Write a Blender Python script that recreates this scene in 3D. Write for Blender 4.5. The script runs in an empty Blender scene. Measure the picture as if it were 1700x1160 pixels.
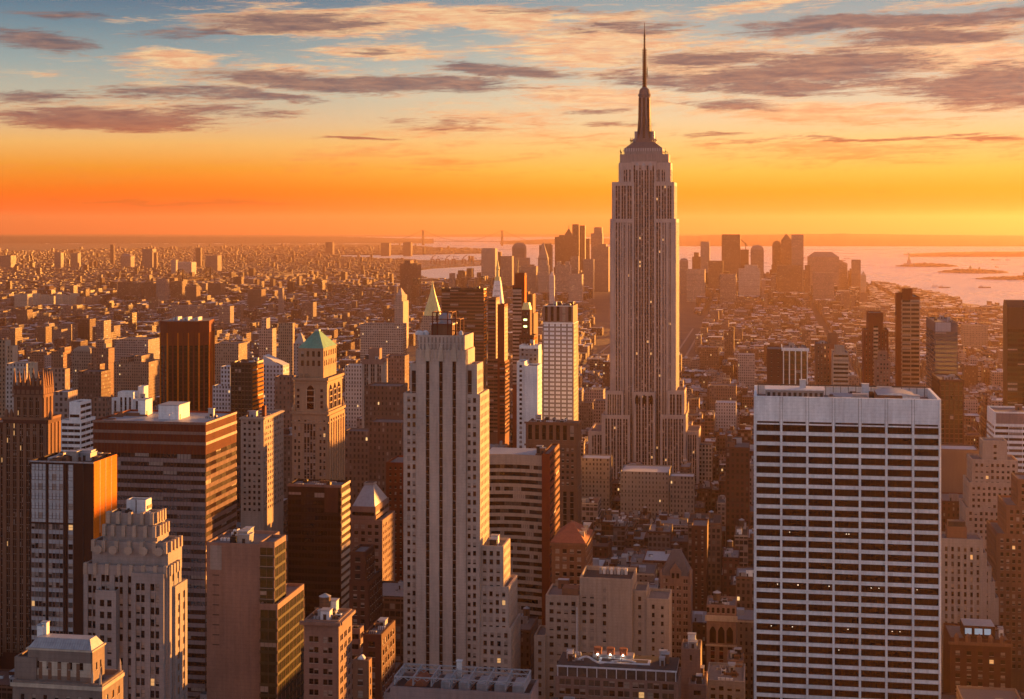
import bpy, math, random
from mathutils import Vector
random.seed(7)
S = bpy.context.scene
COL = S.collection
# ------------------------------------------------------------------ camera, sky, sun, exposure
F, HY, CX, EYE = 2450.0, 368.0, 850.0, 259.0          # focal length and eye level in photo pixels, camera height in metres
TH = math.radians(9.7)                                 # the street grid is turned this much from the view axis
CT, ST = math.cos(TH), math.sin(TH)
RE = 14.86e6                                           # twice the earth radius with refraction
EXPO = 2.25
SUN_AZ, SUN_EL = math.radians(43), math.radians(3.3)   # right of the view axis, above the horizon
SUNV = Vector((math.sin(SUN_AZ)*math.cos(SUN_EL), math.cos(SUN_AZ)*math.cos(SUN_EL), math.sin(SUN_EL)))

cam = bpy.data.cameras.new('camera'); camo = bpy.data.objects.new('camera', cam); COL.objects.link(camo)
camo.location = (0, 0, EYE); camo.rotation_euler = (math.pi/2, 0, 0)
cam.sensor_width = 36; cam.lens = 36*F/1700
cam.shift_y = -(580-HY)/1700.0
cam.clip_start = 1; cam.clip_end = 200000
S.camera = camo
S.view_settings.view_transform = 'Standard'; S.view_settings.look = 'None'
S.view_settings.exposure = EXPO; S.view_settings.gamma = 1
S.cycles.use_denoising = True
S.cycles.max_bounces = 5; S.cycles.diffuse_bounces = 1; S.cycles.glossy_bounces = 2
S.cycles.volume_bounces = 0; S.cycles.transparent_max_bounces = 4
S.cycles.sample_clamp_indirect = 4

sl = bpy.data.lights.new('sun', 'SUN'); slo = bpy.data.objects.new('sun', sl); COL.objects.link(slo)
sl.energy = 5.0; sl.angle = math.radians(0.5); sl.color = (1.0, 0.39, 0.07)
slo.rotation_euler = SUNV.to_track_quat('Z', 'Y').to_euler(); slo.location = (0, -50, 600)

def srgb(r, g, b):
    f = lambda v: (v/12.92 if v <= .04045 else ((v+.055)/1.055)**2.4)
    return tuple(f(v/255.0) for v in (r, g, b))

class NT:                                              # a small helper that wires node trees
    def __init__(s, tree): s.t = tree; s.n = tree.nodes; s.l = tree.links
    def node(s, typ, **kw):
        n = s.n.new(typ)
        for k, v in kw.items(): setattr(n, k, v)
        return n
    def put(s, sock, v):
        if hasattr(v, 'is_output') or isinstance(v, bpy.types.NodeSocket): s.l.new(v, sock)
        else: sock.default_value = v
    def m(s, op, *a, clamp=False):
        n = s.node('ShaderNodeMath', operation=op, use_clamp=clamp)
        for i, v in enumerate(a): s.put(n.inputs[i], v)
        return n.outputs[0]
    def mix(s, f, a, b, mode='MIX'):
        n = s.node('ShaderNodeMix', data_type='RGBA', blend_type=mode)
        s.put(n.inputs[0], f)
        for i, v in ((6, a), (7, b)):
            if isinstance(v, tuple) and len(v) == 3: v = (*v, 1)
            s.put(n.inputs[i], v)
        return n.outputs[2]
    def ramp(s, f, stops, interp='LINEAR'):
        n = s.node('ShaderNodeValToRGB'); r = n.color_ramp; r.interpolation = interp
        while len(r.elements) < len(stops): r.elements.new(1.0)
        for e, (p, c) in zip(r.elements, stops): e.position = p; e.color = (*c, 1) if len(c) == 3 else c
        s.put(n.inputs[0], f); return n.outputs[0]
    def mr(s, v, a, b, c=0.0, d=1.0, smooth=False):
        n = s.node('ShaderNodeMapRange', interpolation_type='SMOOTHSTEP' if smooth else 'LINEAR')
        s.put(n.inputs[0], v); n.inputs[1].default_value = a; n.inputs[2].default_value = b; n.inputs[3].default_value = c; n.inputs[4].default_value = d
        return n.outputs[0]
    def comb(s, x, y, z=0.0):
        n = s.node('ShaderNodeCombineXYZ'); s.put(n.inputs[0], x); s.put(n.inputs[1], y); s.put(n.inputs[2], z); return n.outputs[0]
    def sep(s, v):
        n = s.node('ShaderNodeSeparateXYZ'); s.put(n.inputs[0], v); return n.outputs
    def noise(s, v, scale, detail=4, rough=.55, dist=0.0, ntype='FBM'):
        n = s.node('ShaderNodeTexNoise'); s.put(n.inputs['Vector'], v); n.inputs['Scale'].default_value = scale
        n.inputs['Detail'].default_value = detail; n.inputs['Roughness'].default_value = rough; n.inputs['Distortion'].default_value = dist
        return n.outputs[0]

HAZE = 3.9e-5
SKYMUL = 0.210                                           # the sky's own strength (exposure doubles it)
def build_world():
    w = bpy.data.worlds.new('World'); S.world = w; w.use_nodes = True
    N = NT(w.node_tree); N.n.clear()
    tc = N.node('ShaderNodeTexCoord'); X, Y, Z = N.sep(tc.outputs['Generated'])
    h = N.m('SQRT', N.m('ADD', N.m('ADD', N.m('MULTIPLY', X, X), N.m('MULTIPLY', Y, Y)), 1e-5))
    e = N.m('DIVIDE', Z, h)                            # tangent of the elevation
    az = N.m('ARCTAN2', X, Y)                          # azimuth from the view axis, right positive
    u = az
    # clear sky: gradients by elevation, one away from the sun and one nearer to it
    E0, E1 = -0.03, 0.33
    f = N.mr(e, E0, E1)
    P = lambda y: ((HY-y)/F - E0)/(E1-E0)
    left = [(0.0, (.9,.05,.0)), (P(388), (1.25,.07,0)), (P(350), (1.2,.10,.0)), (P(318), (1.0,.18,.0)), (P(280), srgb(246,158,48)), (P(240), srgb(244,188,108)),
            (P(205), srgb(218,188,146)), (P(160), srgb(186,186,166)), (P(110), srgb(150,170,168)), (P(50), srgb(108,142,155)), (P(0), srgb(80,116,140)), (P(-150), srgb(50,84,124)), (1.0, srgb(38,58,98))]
    right = [(0.0, srgb(190,90,20)), (P(388), (1.6,.20,0)), (P(350), (1.5,.27,0)), (P(318), (1.15,.36,0)), (P(285), srgb(255,196,78)), (P(240), srgb(248,208,128)),
            (P(200), srgb(236,212,164)), (P(160), srgb(218,210,180)), (P(110), srgb(194,200,184)), (P(50), srgb(164,180,176)), (P(0), srgb(140,163,168)), (P(-150), srgb(74,104,140)), (1.0, srgb(44,64,104))]
    cl = N.ramp(f, left); cr = N.ramp(f, right)
    side = N.mr(N.m('ADD', az, N.m('MULTIPLY', N.m('SUBTRACT', N.noise(N.comb(N.m('MULTIPLY', u, 2.0), N.m('MULTIPLY', e, 20.0)), 1.0, 3), .5), .12)), -0.26, 0.10, smooth=True)
    sky = N.mix(side, cl, cr)
    # ---- clouds: patches in sky directions broken up by flattened noise
    # plane coordinates of a cloud sheet, so that the texture flattens towards the horizon
    ec = N.m('MAXIMUM', e, 0.004)
    den = N.m('ADD', ec, 0.035)
    px = N.m('DIVIDE', u, den); py = N.m('DIVIDE', 1.0, den)
    pv = N.comb(px, N.m('MULTIPLY', py, 0.42), 0.0)
    n1 = N.noise(pv, 1.15, 9, .60, .35)
    sl_ = N.m('ADD', e, N.m('MULTIPLY', u, -.035))
    n2 = N.noise(N.comb(N.m('MULTIPLY', u, 15.0), N.m('MULTIPLY', sl_, 150.0), 3.0), 1.0, 10, .66, .9)
    wx = N.m('MULTIPLY', N.m('SUBTRACT', N.noise(N.comb(N.m('MULTIPLY', u, 10.0), N.m('MULTIPLY', e, 40.0), 7.0), 1.0, 4), .5), .07)
    wy = N.m('MULTIPLY', N.m('SUBTRACT', N.noise(N.comb(N.m('MULTIPLY', u, 12.0), N.m('MULTIPLY', e, 60.0), 11.0), 1.0, 5), .5), .017)
    uu = N.m('ADD', u, wx); ee = N.m('ADD', e, wy)
    def blob(x, y, sx, sy, tilt, amp):                 # centre and size in photo pixels -> direction
        u0 = math.atan((x-CX)/F); e0 = (HY-y)/F
        du = N.m('SUBTRACT', uu, u0); de = N.m('SUBTRACT', N.m('SUBTRACT', ee, e0), N.m('MULTIPLY', du, tilt))
        a = N.m('POWER', N.m('ABSOLUTE', N.m('DIVIDE', du, sx/F)), 2.0); b = N.m('POWER', N.m('ABSOLUTE', N.m('DIVIDE', de, sy/F)), 2.0)
        return N.m('MULTIPLY', N.m('EXPONENT', N.m('MULTIPLY', N.m('ADD', a, b), -1.0)), amp)
    def total(lst):                                    # soft union of the patches
        t = None
        for b in lst:
            v = blob(*b); t = v if t is None else N.m('MAXIMUM', t, v)
        return t
    dark = total([(600,140,330,20,-.03,1), (160,205,230,26,0,1), (60,82,140,22,-.1,.85), (60,170,120,18,0,.8), (370,185,140,14,.0,.75), (1380,122,260,40,.02,1), (1640,150,210,42,-.03,1.0),
                  (1500,45,330,17,.03,1), (1180,105,170,26,.0,.85), (600,232,100,5,.01,.9), (330,338,280,6,-.02,.8), (1170,226,90,5,0,.7), (1440,232,280,6,.02,.75), (1210,174,120,12,-.05,.8),
                  (820,116,170,16,-.05,.9), (1000,187,60,6,0,.8), (720,205,190,14,-.06,.55), (270,160,200,18,.02,.7), (900,20,170,12,0,.65), (480,42,220,22,.05,.85), (620,90,60,12,0,.7), (100,35,120,10,.05,.7), (330,62,160,10,.04,.7), (1120,135,180,18,-.05,.85), (1560,75,220,18,0,.85), (1300,150,200,20,-.06,.9), (420,160,200,12,-.04,.8), (1050,45,160,10,.03,.7), (250,215,180,9,0,.7), (1000,205,160,8,0,.6), (1620,232,140,6,0,.6)])
    lit = total([(560,38,240,24,.04,1), (760,30,240,22,0,.9), (1000,80,190,52,0,.8), (1000,160,180,40,0,.55), (290,106,80,18,-.05,.8), (1350,190,180,26,-.03,.75), (1180,110,180,44,0,.75), (1330,120,300,60,0,.6),
                 (1250,15,160,12,.12,.7), (630,92,120,16,0,.8), (1450,250,330,30,0,.45), (660,260,330,40,.05,.30), (150,290,260,24,.0,.25), (1600,110,220,80,0,.75), (450,135,420,40,0,.42), (180,190,260,45,0,.42), (850,210,240,50,0,.4)])
    n3 = N.noise(N.comb(N.m('MULTIPLY', u, 60.0), N.m('MULTIPLY', sl_, 520.0), 9.0), 1.0, 9, .74, 1.0)
    nn = N.m('ADD', N.m('MULTIPLY', n1, .18), N.m('ADD', N.m('MULTIPLY', n2, .46), N.m('MULTIPLY', n3, .36)))
    dl = N.mr(N.m('ADD', N.m('MULTIPLY', lit, .30), nn), .54, .69, smooth=True)
    dd = N.mr(N.m('ADD', N.m('MULTIPLY', dark, .36), nn), .63, .78, smooth=True)
    fine = N.noise(N.comb(N.m('MULTIPLY', u, 45.0), N.m('MULTIPLY', e, 330.0), 2.0), 1.0, 6, .65, .5)
    fade = N.mr(e, .02, .09, smooth=True)
    peach = N.mix(fade, srgb(245,140,40), N.mix(N.mr(fine, .35, .65), srgb(238,166,120), srgb(255,216,160)))
    grey = N.mix(fade, srgb(200,84,20), N.mix(N.mr(fine, .36, .66), srgb(88,88,98), srgb(156,122,110)))
    c1 = N.mix(N.m('MULTIPLY', dl, .85), sky, peach)
    c2 = N.mix(N.m('MULTIPLY', dd, .9), c1, grey)
    # bluish mauve sky, its unseen back brightened as fill light for shaded fronts
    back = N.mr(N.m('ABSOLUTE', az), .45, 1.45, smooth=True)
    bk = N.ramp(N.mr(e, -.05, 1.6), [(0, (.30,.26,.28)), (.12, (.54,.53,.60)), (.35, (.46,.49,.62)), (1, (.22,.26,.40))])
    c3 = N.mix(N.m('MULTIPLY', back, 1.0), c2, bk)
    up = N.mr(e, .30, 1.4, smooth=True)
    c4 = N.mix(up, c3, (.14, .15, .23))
    ns = N.node('ShaderNodeTexSky', sky_type='NISHITA'); ns.sun_disc = False; ns.sun_elevation = SUN_EL; ns.sun_rotation = SUN_AZ; ns.dust_density = 3
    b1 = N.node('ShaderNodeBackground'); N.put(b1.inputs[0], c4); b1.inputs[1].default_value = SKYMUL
    b2 = N.node('ShaderNodeBackground'); N.put(b2.inputs[0], ns.outputs[0]); b2.inputs[1].default_value = 0.0
    ad = N.node('ShaderNodeAddShader'); N.l.new(b1.outputs[0], ad.inputs[0]); N.l.new(b2.outputs[0], ad.inputs[1])
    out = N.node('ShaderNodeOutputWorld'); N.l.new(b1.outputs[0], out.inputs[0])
    w.cycles.sampling_method = 'MANUAL'; w.cycles.sample_map_resolution = 1024
build_world()
# ------------------------------------------------------------------ materials
M = {}
def mat(name):
    m = bpy.data.materials.new(name); m.use_nodes = True; M[name] = m
    N = NT(m.node_tree); return m, N, N.n['Principled BSDF']
def wallmat(name, col, rough=.85, var=.27, bump=.0, streak=.34, spec=.3, metal=0.0, small=.8):
    """masonry, metal or concrete: base colour with large mottling, rain streaks and a fine grain"""
    m, N, B = mat(name)
    g = N.node('ShaderNodeNewGeometry').outputs['Position']; X, Y, Z = N.sep(g)
    n1 = N.noise(g, .06, 3); n2 = N.noise(N.comb(N.m('MULTIPLY', X, .7), N.m('MULTIPLY', Y, .7), N.m('MULTIPLY', Z, .05)), 1.0, 3, .6)
    n3 = N.noise(g, small, 3, .7)
    k = N.m('ADD', N.m('ADD', N.m('MULTIPLY', N.m('SUBTRACT', n1, .5), var*2), N.m('MULTIPLY', N.m('SUBTRACT', n2, .5), streak*2)), N.m('ADD', N.m('MULTIPLY', N.m('SUBTRACT', n3, .5), var*1.6), 1.0))
    j = N.m('LESS_THAN', N.m('FRACT', N.m('DIVIDE', Z, 1.3)), .16)
    k = N.m('MAXIMUM', N.m('MULTIPLY', k, N.m('SUBTRACT', 1.0, N.m('MULTIPLY', j, .09))), .15)
    hue = N.m('MULTIPLY', N.m('SUBTRACT', N.noise(g, .03, 2), .5), .16)
    c = N.mix(1.0, (*col, 1), N.comb(N.m('MULTIPLY', k, N.m('ADD', 1.0, hue)), k, N.m('MULTIPLY', k, N.m('SUBTRACT', 1.0, hue))), 'MULTIPLY')
    N.put(B.inputs['Base Color'], c); B.inputs['Roughness'].default_value = rough; B.inputs['Specular IOR Level'].default_value = spec; B.inputs['Metallic'].default_value = metal
    return m
def glassmat(name, col, rough=.12, spec=.5, var=.6, sc=.09):
    m, N, B = mat(name)
    g = N.node('ShaderNodeNewGeometry').outputs['Position']
    n = N.noise(g, sc, 3, .6); n2 = N.noise(g, .9, 2, .6)
    k = N.m('MAXIMUM', N.m('ADD', 1.0, N.m('ADD', N.m('MULTIPLY', N.m('SUBTRACT', n, .5), var*2.6), N.m('MULTIPLY', N.m('SUBTRACT', n2, .5), var*2))), .1)
    N.put(B.inputs['Base Color'], N.mix(1.0, (*col, 1), N.comb(k, k, k), 'MULTIPLY'))
    B.inputs['Roughness'].default_value = rough; B.inputs['Specular IOR Level'].default_value = spec
    return m
def emitmat(name, col, st):
    m, N, B = mat(name); B.inputs['Base Color'].default_value = (*col, 1); B.inputs['Emission Color'].default_value = (*col, 1); B.inputs['Emission Strength'].default_value = st
    return m
for nm, col in dict(limestone=(.36,.285,.23), limestone_pale=(.46,.37,.31), limestone_shade=(.20,.15,.125), buff=(.38,.28,.2), tan_brick=(.19,.092,.055), brown_brick=(.09,.030,.018), red_brick=(.14,.032,.017), dark_brown=(.035,.012,.007),
                    rust_panel=(.15,.026,.008), bronze=(.045,.022,.011), white_stone=(.80,.79,.78), travertine=(.80,.80,.80), grey_stone=(.27,.24,.23), concrete=(.33,.30,.28), pink_stone=(.24,.145,.115), mauve_metal=(.25,.18,.17),
                    copper_green=(.12,.30,.22), slate=(.11,.10,.11), gold=(.75,.62,.25), tar=(.05,.045,.045), gravel=(.16,.15,.155), silver_roof=(.34,.35,.38), pale_roof=(.58,.58,.6), tile_red=(.28,.09,.05), olive=(.05,.042,.02), steel=(.30,.30,.32), wood=(.12,.07,.045), sill_stone=(.34,.28,.24),
                    white_metal=(.62,.64,.68), dark_metal=(.035,.025,.022), spandrel=(.10,.06,.045), esb_stone=(.43,.345,.315), esb_spandrel=(.065,.03,.022)).items():
    wallmat(nm, col, rough=.85 if nm not in ('steel','white_metal','silver_roof','bronze','gold','dark_metal') else .45)
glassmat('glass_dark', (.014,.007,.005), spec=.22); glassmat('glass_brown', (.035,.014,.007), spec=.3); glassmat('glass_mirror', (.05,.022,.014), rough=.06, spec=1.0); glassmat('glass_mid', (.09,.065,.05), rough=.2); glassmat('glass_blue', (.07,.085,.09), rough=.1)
glassmat('glass_bronze', (.05,.028,.015), rough=.22, spec=.9); glassmat('glass_amber', (.22,.09,.02), rough=.35); glassmat('glass_pale', (.42,.44,.46), rough=.25, var=.25)  # amber glass: the sunset's reflection put into its base colour
glassmat('blind', (.30,.24,.2), rough=.6, var=.35); glassmat('glass_sky', (.80,.84,.92), rough=.3, var=.12)  # pale sky panes: reflected sky put into their colour
glassmat('glass_olive', (.03,.028,.012), rough=.2, spec=.2)  # olive tones darkened to put a shaded flank's dimness into colour
glassmat('glass_black', (.026,.008,.005), spec=.08, rough=.3, var=.9)
emitmat('lit_window', (1.0,.55,.2), .11); emitmat('lamp_light', (1.0,.88,.66), 6.0); emitmat('tail_light', (1.0,.12,.04), 1.2)

def facade_shader():
    """Walls of the smaller blocks: colour and window share ride on each face, windows laid out in metres along each wall."""
    m, N, B = mat('block_wall')
    at = N.node('ShaderNodeAttribute'); at.attribute_name = 'wcol'
    uv = N.node('ShaderNodeUVMap'); uv.uv_map = 'UVMap'; U, V, _ = N.sep(uv.outputs[0])
    a = at.outputs['Alpha']
    cu = N.m('DIVIDE', U, 2.9); cv = N.m('DIVIDE', V, 3.7)
    fu = N.m('ABSOLUTE', N.m('SUBTRACT', N.m('FRACT', cu), .5)); fv = N.m('ABSOLUTE', N.m('SUBTRACT', N.m('FRACT', cv), .5))
    wv = N.m('ADD', .2, N.m('MULTIPLY', a, .17))
    mask = N.m('MULTIPLY', N.m('MULTIPLY', N.m('LESS_THAN', fu, N.m('MULTIPLY', a, .5)), N.m('LESS_THAN', fv, wv)), N.m('GREATER_THAN', a, .02))
    wn = N.node('ShaderNodeTexWhiteNoise', noise_dimensions='2D'); N.put(wn.inputs['Vector'], N.comb(N.m('FLOOR', cu), N.m('FLOOR', cv)))
    g = N.node('ShaderNodeNewGeometry').outputs['Position']; X, Y, Z = N.sep(g)
    n1 = N.noise(g, .05, 3); n2 = N.noise(N.comb(N.m('MULTIPLY', X, .8), N.m('MULTIPLY', Y, .8), N.m('MULTIPLY', Z, .06)), 1.0, 3, .6)
    k = N.m('ADD', .62, N.m('ADD', N.m('MULTIPLY', n1, .38), N.m('MULTIPLY', n2, .38)))
    band = N.m('LESS_THAN', N.m('FRACT', N.m('DIVIDE', V, 18.5)), .05)
    k = N.m('MULTIPLY', k, N.m('SUBTRACT', 1.0, N.m('MULTIPLY', N.m('MULTIPLY', band, N.m('GREATER_THAN', a, .02)), .3)))
    wallc = N.mix(1.0, at.outputs['Color'], N.comb(k, k, k), 'MULTIPLY')
    win = N.ramp(wn.outputs[0], [(0, (.02,.011,.008)), (.45, (.04,.022,.014)), (.8, (.09,.06,.045)), (.93, (.28,.22,.18))])
    N.put(B.inputs['Base Color'], N.mix(mask, wallc, win))
    N.put(B.inputs['Roughness'], N.mr(mask, 0, 1, .85, .25))
    B.inputs['Specular IOR Level'].default_value = .3
    B.inputs['Emission Color'].default_value = (1.0,.58,.22,1); N.put(B.inputs['Emission Strength'], N.m('MULTIPLY', N.m('MULTIPLY', mask, N.m('GREATER_THAN', wn.outputs[0], .991)), .22))
facade_shader()

# ------------------------------------------------------------------ mesh helper
class MB:
    def __init__(s): s.v = []; s.f = []; s.m = []; s.mats = []; s.c = []; s.uv = []
    def mi(s, name):
        if name not in s.mats: s.mats.append(name)
        return s.mats.index(name)
    def quad(s, pts, mat):
        i = len(s.v); s.v += pts; s.f.append(tuple(range(i, i+len(pts)))); s.m.append(s.mi(mat))
    def box(s, x0, x1, y0, y1, z0, z1, mat, bottom=False, top=None):
        i = len(s.v); k = s.mi(mat)
        s.v += [(x0,y0,z0),(x1,y0,z0),(x1,y1,z0),(x0,y1,z0),(x0,y0,z1),(x1,y0,z1),(x1,y1,z1),(x0,y1,z1)]
        s.f += [(i,i+1,i+5,i+4),(i+1,i+2,i+6,i+5),(i+2,i+3,i+7,i+6),(i+3,i,i+4,i+7),(i+4,i+5,i+6,i+7)]; s.m += [k]*4+[s.mi(top) if top else k]
        if bottom: s.f.append((i+3,i+2,i+1,i)); s.m.append(k)
    def frus(s, x0, x1, y0, y1, z0, a0, a1, b0, b1, z1, mat):    # rectangle to rectangle
        i = len(s.v); k = s.mi(mat)
        s.v += [(x0,y0,z0),(x1,y0,z0),(x1,y1,z0),(x0,y1,z0),(a0,b0,z1),(a1,b0,z1),(a1,b1,z1),(a0,b1,z1)]
        s.f += [(i,i+1,i+5,i+4),(i+1,i+2,i+6,i+5),(i+2,i+3,i+7,i+6),(i+3,i,i+4,i+7),(i+4,i+5,i+6,i+7)]; s.m += [k]*5
    def rings(s, cx, cy, prof, n, mat, rot=0.0, cap=True, sy=1.0):  # lathe: prof = [(r,z)...]
        i = len(s.v); k = s.mi(mat)
        for r, z in prof:
            for j in range(n):
                a = rot+2*math.pi*j/n; s.v.append((cx+r*math.cos(a), cy+sy*r*math.sin(a), z))
        for q in range(len(prof)-1):
            for j in range(n):
                a, b = i+q*n+j, i+q*n+(j+1) % n; s.f.append((a, b, b+n, a+n)); s.m.append(k)
        if cap: s.f.append(tuple(i+(len(prof)-1)*n+j for j in range(n))); s.m.append(k)
    def beam(s, p, q, r, mat):                                    # square bar between two points
        p, q = Vector(p), Vector(q); d = (q-p)
        if d.length < 1e-6: return
        d.normalize(); up = Vector((0,0,1)) if abs(d.z) < .9 else Vector((1,0,0)); a = d.cross(up).normalized()*r; b = d.cross(a).normalized()*r
        i = len(s.v); k = s.mi(mat)
        for c in (p, q): s.v += [tuple(c+a+b), tuple(c-a+b), tuple(c-a-b), tuple(c+a-b)]
        s.f += [(i,i+1,i+5,i+4),(i+1,i+2,i+6,i+5),(i+2,i+3,i+7,i+6),(i+3,i,i+4,i+7),(i+4,i+5,i+6,i+7),(i+3,i+2,i+1,i)]; s.m += [k]*6
    def prism(s, pts, z0, z1, mat):                               # any outline
        i = len(s.v); n = len(pts); k = s.mi(mat)
        s.v += [(x,y,z0) for x,y in pts]+[(x,y,z1) for x,y in pts]
        for j in range(n): s.f.append((i+j, i+(j+1) % n, i+n+(j+1) % n, i+n+j)); s.m.append(k)
        s.f.append(tuple(range(i+n, i+2*n))); s.m.append(k)
    def mesh(s, name):
        me = bpy.data.meshes.new(name); me.from_pydata(s.v, [], s.f)
        for x in s.mats: me.materials.append(M[x])
        me.polygons.foreach_set('material_index', s.m); me.update(); return me
    def build(s, name, parent=None, **kw):
        if not s.f: return None
        o = bpy.data.objects.new(name, s.mesh(name)); COL.objects.link(o)
        if parent: o.parent = parent
        for k, v in kw.items(): o[k] = v
        return o
def tag(o, label=None, cat=None, group=None, kind=None):
    for k, v in (('label', label), ('category', cat), ('group', group), ('kind', kind)):
        if v: o[k] = v
    return o
def gz(D): return -D*D/RE                                          # the ground falls away with distance
def ground_at(px, py):                                             # photo pixel -> point on the ground
    t = (py-HY)/F; disc = t*t-4*EYE/RE
    D = (t-math.sqrt(max(disc, 0)))*RE/2
    return ((px-CX)/F*D, D)

# ------------------------------------------------------------------ buildings
FOOT = []      # footprints in street-grid coordinates (s along the avenues, t across)
VIS = []       # (px0, px1, distance, lowest photo row that must stay visible)
HERO = []      # (px centre, distance, short name) for describing the neighbours
WINCACHE = {}
def win_mesh(w, h, kind, glass, face):
    key = (round(w, 1), round(h, 1), kind, glass, face)
    if key in WINCACHE: return WINCACHE[key]
    b = MB(); d = .07
    def bx(s0, s1, z0, z1, o, mt):
        if face == 'f': b.box(s0, s1, -o, 0, z0, z1, mt)
        elif face == 'r': b.box(0, o, s0, s1, z0, z1, mt)
        else: b.box(-o, 0, s0, s1, z0, z1, mt)
    if kind.startswith('blind') and h > 1.0:
        fr = {'blind': .45, 'blindlow': .25, 'blindhigh': .68}[kind]; bx(0, w, 0, h*fr, d, glass); bx(0, w, h*fr, h, d, 'blind')
    else: bx(0, w, 0, h, d, 'lit_window' if kind == 'lit' else ('blind' if kind == 'full' else glass))
    if w < 2.6: bx(0, w, h*.47, h*.51, d+.05, 'dark_metal'); bx(-.1, w+.1, -.18, 0, .42, 'sill_stone')
    else:
        n = max(2, int(w/1.6))
        for i in range(1, n): bx(w*i/n-.05, w*i/n+.05, 0, h, d+.05, 'dark_metal')
    me = b.mesh('window'); WINCACHE[key] = me; return me

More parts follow.
